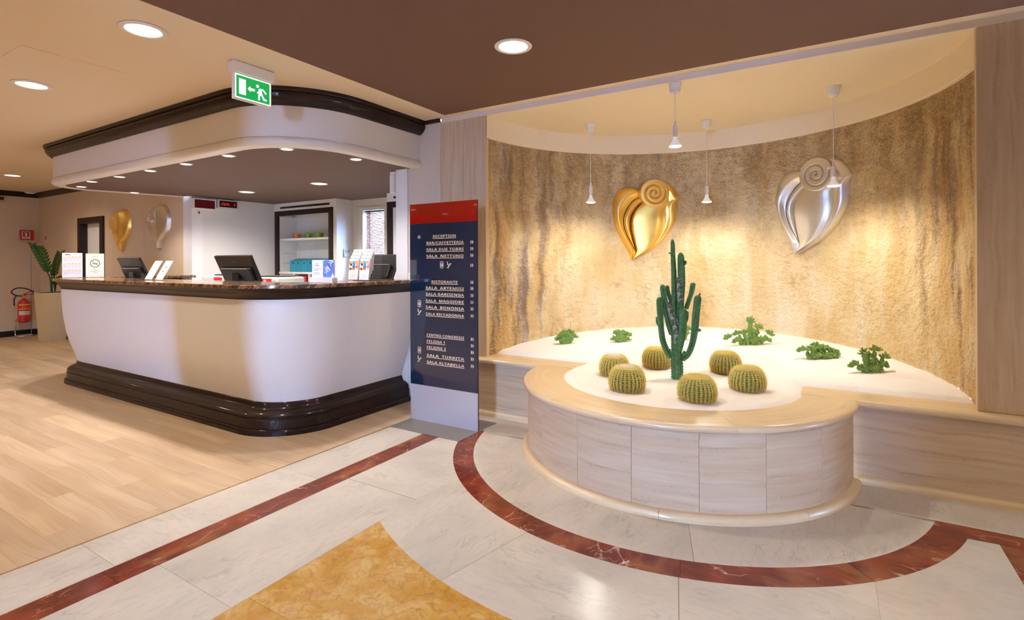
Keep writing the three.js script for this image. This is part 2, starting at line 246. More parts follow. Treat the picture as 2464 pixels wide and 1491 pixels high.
  S('marble_slab', rect(1.2, 4.5, -3.96, -3.56), M.carrara);
  part('brass_strip', box(-3.192, -3.184, -.02, .0015, -3.97, 6.5), M.brass, floor);
  // oak planks, end joints staggered; the rows that the frame does not reach stay joined
  const pw = .155, pl = 1.22, far = []; const geos = [];
  for (let k = 0; k < 8; k++) geos.push(k);
  let count = 0;
  for (let row = 0, z = WALL; z < 6.5; row++, z += pw) {
    const off = (row * .4337 % 1) * pl;
    for (let x = -3.194 + off; x > -13.4; x -= pl) {
      const x1 = Math.min(x, -3.194), x0 = Math.max(x - pl, -13.4), z1 = Math.min(z + pw, 6.5); if (x1 - x0 < .02) continue;
      const gm = box(x0 + .0003, x1 - .0003, -.02, 0, z + .00025, z1 - .00025), du = rr(0, 3), dv = rr(0, 2), uv = gm.attributes.uv; for (let i = 0; i < uv.count; i++) uv.setXY(i, uv.getX(i) + du, uv.getY(i) + dv);
      const mid = (x0 + x1) / 2, seen = z < -.55 - .27 * (-3.19 - x1) && !(mid < -4.2 && mid > -7.4 && z > -3.6 && z < -2.75) && count < 290;
      if (seen) { count++; part('plank', gm, M.oak[Math.floor(rnd() * 5)], floor); } else far.push(gm);
    }
  }
  part('plank_field', merged(far), M.oak[0], floor).userData.kind = 'stuff';
}

// ------------------------------------------------------------------ ceiling
{
  const c = struct('ceiling', null, null, 'cream and brown lobby ceiling');
  part('cream_field', box(-13.5, -3.1, H, H + .12, WALL - .1, 6.6), M.cream, c);
  part('cream_border', box(-3.1, 4.6, H, H + .12, WALL - .1, -3.885), M.cream, c);
  part('brown_field', box(-3.1, 4.6, H, H + .12, -3.885, 6.6), M.brown, c);
  part('access_panel', box(-5.0, -4.37, H - .003, H + .01, -1.805, -1.21), M.cream, c);
}
// ------------------------------------------------------------------ walls
{
  struct('wall_left', box(-13.6, -13.4, 0, H, -4.2, 6.6), M.paper, 'beige wall at the far end');
  const wb = struct('wall_back', null, null, 'long beige papered wall behind the reception');
  const panel = (x0, x1, y0 = 0, y1 = H) => part('wall_panel', box(x0 + .001, x1 - .001, y0, y1, WALL - .2, WALL), M.paper, wb);
  panel(-13.4, -12.5); panel(-12.5, -11.43); panel(-11.43, -10.58, 2.13); panel(-10.58, -10.2); panel(-10.2, -9.14); panel(-9.14, -7.92);
  part('wall_panel', box(-3.639, -3.216, 1.29, H, WALL - .2, WALL), M.plaster, wb); part('lower_panel', box(-3.64, -3.215, 0, 1.288, WALL - .2, WALL + .004), M.white, wb);
  struct('trim_1', box(-7.93, -7.7, 0, SOFFIT + .03, -4.1, WALL + .02), M.white, 'white jamb left of the office');
  struct('trim_2', box(-3.795, -3.64, 0, SOFFIT + .03, -4.15, WALL + .012), M.white, 'white jamb right of the office');
  // office behind the counter
  struct('wall_office_left', box(-7.85, -7.7, 0, SOFFIT + .03, -5.8, -4.1), M.whitePaint, 'white side wall of the office');
  struct('wall_office_right', box(-3.69, -3.5, 0, SOFFIT + .03, -5.8, -4.15), M.whitePaint);
  const wo = struct('wall_office_back', null, null, 'white back wall of the office');
  part('wall_panel', box(-7.7, -5.99, 0, SOFFIT + .01, -5.75, -5.6), M.whitePaint, wo); part('wall_panel', box(-5.99, -5.53, 0, 1.32, -5.7, -5.55), M.whitePaint, wo); part('wall_panel', box(-5.99, -5.53, 2.2, SOFFIT + .01, -5.7, -5.55), M.whitePaint, wo); part('wall_panel', box(-5.53, -3.69, 0, SOFFIT + .01, -5.7, -5.55), M.whitePaint, wo);
  part('side_panel', box(-6.3, -6.226, 0, 2.222, -5.6, -5.25), M.white, wo); part('wall_panel', box(-6.225, -5.99, 0, SOFFIT + .01, -5.7, -5.55), M.whitePaint, wo);
  const bulk = (x0, x1, name = 'bulkhead') => part(name, box(x0, x1, 2.222, SOFFIT + .01, -5.6, -5.235), M.white, wo);
  bulk(-7.7, -6.225); bulk(-5.19, -3.69);
  part('air_slot', box(-7.54, -6.36, 2.255, 2.286, -5.24, -5.231), M.black, wo); part('air_slot', box(-5.06, -4.2, 2.262, 2.29, -5.24, -5.231), M.black, wo);
  // the rest of the lobby, out of frame: right wall, front wall with a tall glazed entrance, a pier between the two halves
  struct('wall_right', box(4.5, 4.7, 0, H, -4.2, 6.6), M.paper);
  const wf = struct('wall_front', null, null);
  part('wall_panel', box(-13.6, -.42, 0, H, 6.5, 6.7), M.paper, wf); part('wall_panel', box(.62, 4.7, 0, H, 6.5, 6.7), M.paper, wf); part('wall_panel', box(-.42, .62, 2.5, H, 6.5, 6.7), M.paper, wf);
  const dr = struct('door_2', null, null, 'tall glazed entrance door');
  for (const [a, b] of [[-.4, .6]]) { part('pane', box(a + .06, b - .06, .1, 2.42, 6.58, 6.59), M.glass, dr); for (const q of [[a, a + .06, .02, 2.48], [b - .06, b, .02, 2.48]]) part('stile', box(...q, 6.56, 6.61), M.steel, dr); for (const q of [[.02, .1], [2.42, 2.48]]) part('rail', box(a + .06, b - .06, ...q, 6.56, 6.61), M.steel, dr); }
  struct('pavement', box(-20, 20, -.3, -.13, 6.7, 30), M.grout, 'pavement outside the entrance');
  struct('pavement', box(-14, 4, -.3, -.13, -14, -6.2), M.grout, 'ground outside the office window');
  struct('column', box(.1, 1.25, 0, H, 1.6, 2), M.paper, 'pier behind the camera');
  struct('column', box(-3.9, -3.2, 0, H, -.72, -.28), M.paper, 'pier beside the camera');
}
{ // door in the back wall
  const d = struct('door_1', null, null, 'white door in a dark frame on the far wall');
  for (const q of [[-11.52, -11.4, 0, 2.2], [-10.63, -10.51, 0, 2.2], [-11.4, -10.63, 2.1, 2.2]]) part('door_frame', box(...q, WALL - .12, WALL + .03), M.darkFrame, d);
  part('door_leaf', box(-11.4, -10.63, 0, 2.1, WALL - .12, WALL - .08), M.white, d);
  part('door_panel', box(-11.3, -10.73, .2, 2.0, WALL - .08, WALL - .075), M.whitePaint, d);
}
for (const [k, q, l] of [[1, [-13.4, -13.36, 0, .108, WALL, 6.5], 'left'], [2, [-13.36, -11.52, 0, .108, WALL, WALL + .02], 'back'], [3, [-10.51, -7.93, 0, .108, WALL, WALL + .02], 'back']]) struct('baseboard_' + l, box(...q), M.black, 'dark baseboard');
{
  const prof = [[0, 2.69], [.02, 2.69], [.03, 2.71], [.055, 2.74], [.075, 2.775], [.075, H], [0, H]];
  struct('trim_3', sweep([{ x: -13.4, z: 6.5, nx: 1, nz: 0, s: 0 }, { x: -13.4, z: WALL, nx: 1, nz: 0, s: 10 }].reverse(), prof), M.dark, 'dark cornice on the far end wall');
  struct('trim_4', sweep([{ x: -13.4, z: WALL, nx: 0, nz: 1, s: 0 }, { x: -7.9, z: WALL, nx: 0, nz: 1, s: 5 }], prof), M.dark, 'dark cornice on the back wall');
  struct('trim_5', sweep([{ x: -3.5, z: WALL, nx: 0, nz: 1, s: 0 }, { x: -3.2, z: WALL, nx: 0, nz: 1, s: .3 }], [[0, 2.752], [.018, 2.752], [.03, 2.77], [.03, H], [0, H]]), M.dark, 'short dark cornice beside the pillar');
}
// ------------------------------------------------------------------ niche: pillars, bulkhead, half-round ceiling and stone wall
{
  struct('pillar_1', metreUV(new RoundedBoxGeometry(.527, 2.23 + .53, .05, 2, .004).translate(-2.9515, 1.38, WALL - .025), 0, 0, true), M.travertine, 'travertine clad pillar left of the niche');
  struct('pillar_2', metreUV(new RoundedBoxGeometry(3.76, 2.24, .05, 2, .006).translate(.738 + 1.88, .52 + 1.12, WALL - .025), .4, .7, true), M.travertine, 'travertine clad pillar right of the niche');
  struct('beam_1', box(-3.2, 4.5, 2.741, H, WALL - .012, WALL + .004), M.trimWhite, 'white beam along the front of the niche');
  const n = struct('ceiling', null, null, 'cream half-round ceiling of the niche');
  part('ceiling_field', slab([[CX + 1.9, WALL - .006], ...arcPts(1.9, 92, 268), [CX - 1.9, WALL - .006]], 2.86, .118), M.nicheCream, n);
  const ring = circlePath(1.712, 91, 269);
  part('fascia', sweep(ring, [[0, 2.745], [0, 2.552], [.004, 2.545], [.06, 2.545], [.06, 2.745]]), M.nicheCream, n);
  const w = sweep(circlePath(1.742, 91, 269), [[0, .3], [0, 2.6]]), uv = w.attributes.uv, L = 1.742 * 178 * Math.PI / 180;
  for (let i = 0; i < uv.count; i++) uv.setXY(i, 1 - uv.getX(i) / L, uv.getY(i) / 2.3);
  const sw = struct('wall_niche', null, null, 'curved wall of rough streaked stone at the back of the niche'); part('stone_face', w, M.stone, sw);
  part('core', sweep(circlePath(1.76, 92, 268), [[0, .3], [.15, .3], [.15, 2.86], [0, 2.86]], { closed: true }), M.whitePaint, sw);
}

// ------------------------------------------------------------------ stone planter
const sandY = (x, z) => {
  const s = clamp((-4.05 - z) / 1.63), r = Math.hypot(x - CX, z - CZ);
  let y = .527 + .175 * s + .006 * noise(x * 5 + 50, z * 5 + 50) + .0025 * noise(x * 17 + 50, z * 17 + 50);
  const d = Math.max(.83 - r, -4.17 - z);                                                        // distance inside the coping
  return d < .05 ? .503 + (y - .503) * sst(-.03, .05, d) : y;
};
{
  const t = thing('stone_planter', 'low travertine planter with a round drum front and rounded coping', 'planter');
  const edges = [-86.5, -73.5, -55.3, -36.6, -17.4, 1.1, 19.8, 38.3, 58, 74, 86.5];
  for (let i = 0; i + 1 < edges.length; i++) part('panel', sweep(circlePath(1.105, edges[i] + .06, edges[i + 1] - .06), [[-.03, .02], [0, .02], [0, .49], [-.03, .49]], { closed: true, caps: true, du: rr(0, 4), dv: rr(0, .6) }), M.travertine, t);
  for (const [x0, x1] of [[-3.2, -2.07], [.13, 2.6]]) part('panel', metreUV(box(x0, x1, .02, .49, -3.98, -3.93), rr(0, 3), rr(0, 2)), M.travertine, t);
  const nose = [...Array(9).keys()].map(k => { const a = -Math.PI / 2 + Math.PI * k / 8; return [.0225 * Math.cos(a), .4985 + .0215 * Math.sin(a)]; });
  const cop = [[-.285, .477], [-.02, .477], ...nose, [-.283, .52], [-.287, .516]];
  for (const [a, b] of [[-87.4, -29], [-28.95, 29.5], [29.55, 87.4]]) part('coping', sweep(circlePath(1.117, a, b), cop, { closed: true, caps: true, du: rr(0, 3), dv: rr(0, 2), crease: .6 }), M.polishedTravertine, t);
  for (const [x0, x1] of [[-3.2, -1.785], [-.155, 2.6]]) {
    part('coping', sweep([{ x: x0, z: -3.905, nx: 0, nz: 1, s: 0 }, { x: x1, z: -3.905, nx: 0, nz: 1, s: x1 - x0 }], [[-.266, .477], [-.02, .477], ...nose, [-.262, .52], [-.266, .516]], { closed: true, caps: true, du: rr(0, 3), dv: rr(0, 2), crease: .6 }), M.polishedTravertine, t);
  }
  const q = [...Array(7).keys()].map(k => { const a = k / 6 * Math.PI / 2; return [.043 * Math.cos(a) ** .8, .01 + .034 * Math.sin(a) ** .8]; });
  const foot = [[0, 0], [.043, 0], ...q];
  for (const [a, b] of [[-86, -40], [-39.9, 9], [9.1, 50], [50.1, 86]]) part('foot_moulding', sweep(circlePath(1.105, a, b), foot, { closed: true, caps: true, du: rr(0, 3) }), M.polishedTravertine, t);
  for (const [x0, x1] of [[-3.2, -2.1], [.16, 2.6]]) part('foot_moulding', sweep([{ x: x0, z: -3.93, nx: 0, nz: 1, s: 0 }, { x: x1, z: -3.93, nx: 0, nz: 1, s: x1 - x0 }], foot.map(([a, b]) => [a * .7, b]), { closed: true, caps: true }), M.polishedTravertine, t);
  // white sand
  const pos = [], uv = [], idx = [], st = .016, nx = Math.ceil(3.5 / st), nz = Math.ceil(2.65 / st), id = new Int32Array((nx + 1) * (nz + 1)).fill(-1);
  const ok = (x, z) => { const r = Math.hypot(x - CX, z - CZ); return (r < .855) || (z < -4.145 && r < 1.752); };
  for (let j = 0; j <= nz; j++) for (let i = 0; i <= nx; i++) { const x = CX - 1.755 + i * st, z = -5.72 + j * st; if (ok(x, z)) { id[j * (nx + 1) + i] = pos.length / 3; pos.push(x, sandY(x, z), z); uv.push(x, z); } }
  for (let j = 0; j < nz; j++) for (let i = 0; i < nx; i++) { const a = id[j * (nx + 1) + i], b = id[j * (nx + 1) + i + 1], c = id[(j + 1) * (nx + 1) + i + 1], d = id[(j + 1) * (nx + 1) + i]; if (a >= 0 && b >= 0 && c >= 0 && d >= 0) idx.push(a, d, c, a, c, b); }
  const g = new THREE.BufferGeometry(); g.setAttribute('position', new THREE.Float32BufferAttribute(pos, 3)); g.setAttribute('uv', new THREE.Float32BufferAttribute(uv, 2)); g.setIndex(idx); g.computeVertexNormals();
  const s = part('sand', g, M.sand, scene); s.userData.kind = 'stuff'; tag(s, 'smooth white sand filling the stone planter', 'sand');
}

// ------------------------------------------------------------------ reception counter
const deskPath = roundedPath([[-8.02, -3.95, 0], [-8.02, -2.47, .5], [-3.60, -2.47, .53], [-3.60, -3.95, 0]]);
{
  const t = thing('reception_counter', 'curved white reception counter on a dark moulded wooden base', 'counter');
  const L = deskPath[deskPath.length - 1].s, toe = [[-.05, 0], [.004, 0], [.004, .03], [-.002, .042], [-.012, .048], [-.05, .048]];
  const base = [[-.1, .046], [-.018, .05], [-.018, .122], [-.026, .127], [-.03, .136], [-.024, .142], [-.024, .152], [-.034, .166], [-.05, .178], [-.07, .187], [-.092, .193], [-.1, .2], [-.107, .213], [-.113, .233], [-.122, .243], [-.14, .243], [-.14, .046]];
  const sA = L - .93 - .53 * Math.PI / 2 - .02, sB = L - .93 + .02;                             // start and end of the right-hand corner
  const run = (name, prof, m, breaks, o) => { for (let i = 0; i + 1 < breaks.length; i++) part(name, sweep(cut(deskPath, breaks[i] + .0008, breaks[i + 1] - .0008), prof, { closed: true, caps: true, crease: .45, ...o }), m, t); };
  run('toe_strip', toe, M.dark, [0, 1.6, sA]); run('toe_strip', toe, M.dark, [sB, L]);
  const nb = 16; run('toe_block', toe, M.dark, [...Array(nb + 1).keys()].map(k => sA + (sB - sA) * k / nb));
  run('base_moulding', base, M.dark, [0, 1.6, sA, sB + .1, L]);
  const body = [[-.135, .2], [-.124, .243], [-.108, .295], [-.091, .347], [-.073, .398], [-.057, .449], [-.041, .5], [-.028, .55], [-.016, .612], [-.006, .678], [.004, .747], [.012, .817], [.017, .886], [.021, .955], [.024, 1.03], [.025, 1.105], [-.06, 1.105], [-.2, .2]];
  run('body_panel', body, M.lacquer, [0, sB + .12, L], { crease: .6 });
  run('rail', [[-.05, 1.1], [.028, 1.1], [.03, 1.112], [.037, 1.128], [.048, 1.145], [.06, 1.16], [.07, 1.172], [.076, 1.188], [-.05, 1.188]], M.dark, [0, 1.6, sA, sB + .1, L]);
  const ct = thing('counter_top', 'polished brown marble top of the reception counter', 'countertop');
  part('marble_top', sweep(cut(deskPath, 0, sA + .6), [[-.42, 1.19], [.1, 1.19], [.105, 1.195], [.105, 1.217], [.1, 1.222], [-.42, 1.222]], { closed: true, caps: true, crease: .5 }), M.emperador, ct);
  part('marble_top', sweep(cut(deskPath, sA + .602, L), [[-.42, 1.19], [.1, 1.19], [.105, 1.195], [.105, 1.217], [.1, 1.222], [-.42, 1.222]], { closed: true, caps: true, crease: .5, du: 1.3 }), M.emperador, ct);
  const wk = thing('work_desk', 'white work surface behind the reception counter', 'desk'); part('desk_top', box(-7.4, -4.12, .93, .96, -3.65, -2.9), M.white, wk); for (const x of [-7.3, -5.8, -4.2]) part('leg', box(x, x + .04, 0, .93, -3.6, -3.0), M.white, wk);
  const wk2 = thing('work_desk', 'white return desk behind the brochure rack', 'desk'); part('desk_top', box(-5.0, -3.85, .93, .96, -4.9, -3.95), M.white, wk2); for (const x of [-4.95, -3.95]) part('leg', box(x, x + .04, 0, .93, -4.8, -4.0), M.white, wk2);
}
// ------------------------------------------------------------------ canopy over the counter
const canopyPath = roundedPath([[-8.0, -3.95, 0], [-8.43, -2.36, .5], [-3.385, -2.36, .8], [-3.385, -3.965, 0]]);
{
  const t = thing('reception_canopy', 'white rounded canopy over the counter with dark wooden cornice', 'canopy');
  const L = canopyPath[canopyPath.length - 1].s, run = (name, prof, m, breaks, o) => { for (let i = 0; i + 1 < breaks.length; i++) part(name, sweep(cut(canopyPath, breaks[i] + .0008, breaks[i + 1] - .0008), prof, { closed: true, caps: true, crease: .45, ...o }), m, t); };
  const c0 = L - .8 - .8 * Math.PI / 2 - .05, c1 = L - .8 + .15;
  run('cornice', [[-.1, 2.655], [-.085, 2.655], [-.066, 2.664], [-.045, 2.68], [-.028, 2.7], [-.018, 2.72], [-.016, 2.738], [-.024, 2.742], [-.024, 2.75], [-.008, 2.754], [-.002, 2.762], [0, 2.784], [-.1, 2.784]], M.dark, [0, 1.5, c0, c1, L]);
  run('fascia', [[-.1, 2.41], [-.09, 2.41], [-.09, 2.7], [-.1, 2.7]], M.lacquer, [0, 2.35, c0 + .12, L]);
  run('lower_rim', [[-.2, 2.337], [-.1, 2.333], [-.084, 2.34], [-.073, 2.355], [-.07, 2.37], [-.074, 2.388], [-.086, 2.402], [-.092, 2.408], [-.12, 2.408], [-.2, 2.36]], M.lacquer, [0, L], { crease: .8 });
  const poly = inset(canopyPath, -.18); part('soffit', slab([...poly, [-3.6, -5.62], [-7.72, -5.62], [-7.72, -3.95]], SOFFIT + .018, .014), M.soffit, t);
  struct('roof', box(-8.2, -3.4, 2.42, 2.6, -6, WALL - .2), M.whitePaint, 'slab above the office');
}

// ------------------------------------------------------------------ lamps
function spot(x, y, z, color, cd, angle, penumbra, size, tx = x, tz = z) {
  const l = new THREE.SpotLight(color, cd, 0, angle, penumbra, 2); l.position.set(x, y, z); l.target.position.set(tx, y - 1, tz); l.castShadow = true; l.shadow.radius = size / .02; scene.add(l, l.target);
}
{
  const ringG = lathe([[.092, .004], [.118, .0], [.122, -.004], [.118, -.009], [.1, -.012], [.09, -.006], [.092, .004]], 40), discG = new THREE.CylinderGeometry(.094, .094, .006, 40);
  const glowW = glow(WARM, 5);
  const lamps = [
    [-3.47, -1.51, 'round recessed ceiling light nearest the exit sign on the cream ceiling'], [-5.27, -1.52, 'round recessed ceiling light at the left edge of the photo, middle of three'], [-10.94, -2.92, 'small far recessed ceiling light left of the canopy end'],
    [-1.725, -2.87, 'round recessed light alone on the brown ceiling'],
    [-7.3, -.6, 'recessed light on the cream ceiling beside the near pier'], [-9.4, -.6, 'recessed light on the cream ceiling farther left of the near pier'], [-3.47, 1.2, 'recessed light on the cream ceiling behind the wood floor, near row right'], [-5.27, 1.2, 'recessed light on the cream ceiling behind the wood floor, near row left'], [-7.28, 3.4, 'recessed light on the cream ceiling in the far row over the wood floor'], [-9.44, 3.5, 'recessed light on the cream ceiling in the far row, next to the left'], [-9.47, 4.9, 'recessed light on the cream ceiling closest to the left part of the front wall'], [.4, -1.2, 'recessed light on the brown ceiling above the yellow marble'], [2.4, -2.6, 'recessed light on the brown ceiling above the right end of the planter'], [-1.6, .2, 'recessed light on the brown ceiling straight above the camera'], [1.6, 1.2, 'recessed light on the brown ceiling right of the camera'], [-.8, 2.8, 'recessed light on the brown ceiling before the entrance'], [2.6, 4, 'recessed light on the brown ceiling in the far right corner'], [-12.3, -1.2, 'recessed light on the cream ceiling near the far end wall'], [-3.6, 4.4, 'recessed light on the cream ceiling left of the entrance']];
  let first;
  for (const [x, z, label] of lamps) {
    if (!first) { first = thing('ceiling_light', label, 'ceiling light', [x, H, z], 0, 'round recessed lights of the lobby ceiling'); part('trim_ring', ringG, M.white, first); part('diffuser', discG, glowW, first, [0, -.004, 0]); }
    else copyOf(first, label, [x, H, z]);
    spot(x, H - .02, z, WARM, I_DOWN * (x < -6 ? 1.15 : x > -3 ? 1.2 : 1), 1.32, 1, .09);
  }
  // small spots round the edge of the canopy
  const sr = lathe([[.04, .003], [.056, .0], [.058, -.004], [.052, -.008], [.042, -.008], [.04, .003]], 28), sd = new THREE.CylinderGeometry(.042, .042, .006, 28), gn = glow(NEUTRAL, 7), gy = glow(WARM, 3);
  const spots = [[-7.84, -2.722, 'leftmost front spot at the left end of the canopy'], [-7.24, -2.614, 'second canopy spot from the left along the front'], [-6.59, -2.628, 'yellowish dim canopy spot, third along the front'], [-5.9, -2.622, 'fourth canopy spot along the front edge'], [-5.216, -2.627, 'fifth canopy spot along the front edge'], [-4.5, -2.62, 'sixth canopy spot, just before the rounded corner'], [-3.83, -2.72, 'canopy spot in the rounded corner'], [-3.685, -3.33, 'canopy spot nearest the travertine pillar'], [-7.92, -3.33, 'canopy spot at the back left near the silver heart']];
  let fs;
  spots.forEach(([x, z, label], i) => {
    if (!fs) { fs = thing('spot_light', label, 'spotlight', [x, SOFFIT + .004, z], 0, 'small spots round the canopy edge'); part('trim_ring', sr, M.white, fs); part('lens', sd, gn, fs, [0, -.004, 0]); }
    else { const c = copyOf(fs, label, [x, SOFFIT + .004, z]); if (i === 2) c.children[1].material = gy; }
    spot(x, SOFFIT - .012, z, i === 2 ? WARM : NEUTRAL, i === 2 ? 3 : I_SPOT, 1.05, .7, .04);
  });
  for (const [x, z, label] of [[-6.62, -4.1, 'larger round office light on the left under the canopy'], [-5.2, -4.13, 'larger round office light on the right under the canopy']]) { const c = copyOf(first, label, [x, SOFFIT + .004, z], 0, .86); c.userData.group = 'office lights'; spot(x, SOFFIT - .02, z, NEUTRAL, I_OFFICE, 1.35, 1, .08); }
}
// pendants
{
  const rose = lathe([[.0, -.085], [.012, -.085], [.015, -.076], [.034, -.073], [.037, -.068], [.05, -.004], [.05, 0], [0, 0]], 32);
  const socket = lathe([[.003, .105], [.008, .1], [.009, .07], [.017, .064], [.018, .06], [.018, .0], [.0165, -.002], [.0165, -.02]], 24);
  const bulb = lathe([[.014, .0], [.016, -.008], [.019, -.024], [.028, -.042], [.038, -.056], [.045, -.064], [.0455, -.069]], 32), face = lathe([[0, -.078], [.02, -.077], [.037, -.0735], [.0455, -.068]], 32);
  const bulbMat = std({ color: rgb(238, 236, 232), roughness: .3, emissive: BULB, emissiveIntensity: .25 }), faceMat = glow(BULB, 14);
  const cordG = new THREE.CylinderGeometry(.0028, .0028, 1, 8);
  for (const [x, z, yb, label] of [[-1.985, -4.767, 1.963, 'white bulb pendant left of the gold heart'], [-.987, -4.023, 2.256, 'shortest white pendant, hung highest and nearest above the tall cactus'], [-.992, -5.249, 1.951, 'white bulb pendant between the gold and silver hearts'], [.041, -4.755, 1.964, 'white bulb pendant hanging before the silver heart']]) {
    const t = thing('pendant_lamp', label, 'pendant lamp', [x, 2.742, z], 0, 'bare white bulb pendants in the niche'), yf = yb - 2.742;
    part('ceiling_rose', rose, M.white, t);
    const top = -.07, bot = yf + .078 + .02 + .1, c = part('cord', cordG, M.white, t, [0, (top + bot) / 2, 0]); c.scale.y = top - bot;
    part('socket', socket, M.white, t, [0, yf + .098, 0]); const b = part('bulb', bulb, bulbMat, t, [0, yf + .078, 0]); part('bulb_face', face, faceMat, b);
    spot(x, yb - .004, z, BULB, I_PENDANT, 1.5, .75, .035);
  }
}

// ------------------------------------------------------------------ shell hearts
const crv = (pts, t) => { const c = crv.m ??= new Map(); if (!c.has(pts)) c.set(pts, new THREE.CatmullRomCurve3(pts.map(p => new THREE.Vector3(p[0], p[1], 0)), false, 'centripetal')); return c.get(pts).getPoint(t); };
function patch(L, R, height, n = 64, m = 40) {                     // skin between two outlines that run from the top to the tip
  const pos = [], uv = [], idx = [];
  for (let i = 0; i <= n; i++) for (let j = 0; j <= m; j++) { const t = i / n, w = j / m, a = crv(L, t), b = crv(R, t), x = a.x + (b.x - a.x) * w, y = a.y + (b.y - a.y) * w; pos.push(x, y, height(t, w, x, y)); uv.push(x, y); }
  for (let i = 0; i < n; i++) for (let j = 0; j < m; j++) { const a = i * (m + 1) + j, b = a + 1, c = a + m + 1, d = c + 1; idx.push(a, c, b, b, c, d); }
  const g = new THREE.BufferGeometry(); g.setAttribute('position', new THREE.Float32BufferAttribute(pos, 3)); g.setAttribute('uv', new THREE.Float32BufferAttribute(uv, 2)); g.setIndex(idx); g.computeVertexNormals(); return g;
}
function spiralDisc(R, h0, h1, turns, pitch, dir, phase, groove, skirt) {     // round shell whorl with a spiral groove
  const pos = [], uv = [], idx = [], n = 56, m = 120;
  for (let i = 0; i <= n; i++) for (let j = 0; j <= m; j++) {
    const r = R * i / n, a = j / m * 2 * Math.PI, turn = ((dir * a - phase) / (2 * Math.PI)); let k = r / pitch - (((turn % 1) + 1) % 1); const near = Math.round(k), inT = near >= 0 && (near + (((turn % 1) + 1) % 1)) <= turns;
    const d = inT ? Math.abs(k - near) * pitch : 1, gw = pitch * .24; let z = h1 - (h1 - h0) * (r / R) ** 2 - (d < gw ? groove * (.5 + .5 * Math.cos(Math.PI * d / gw)) : 0) ;
    const e = (R - r) / R; z -= skirt * Math.pow(clamp(1 - e / .07), 2); pos.push(r * Math.cos(a), r * Math.sin(a), z); uv.push(r * Math.cos(a), r * Math.sin(a));
  }
  for (let i = 0; i < n; i++) for (let j = 0; j < m; j++) { const a = i * (m + 1) + j, b = a + 1, c = a + m + 1, d = c + 1; idx.push(a, c, b, b, c, d); }
  const g = new THREE.BufferGeometry(); g.setAttribute('position', new THREE.Float32BufferAttribute(pos, 3)); g.setAttribute('uv', new THREE.Float32BufferAttribute(uv, 2)); g.setIndex(idx); g.computeVertexNormals(); return g;
}
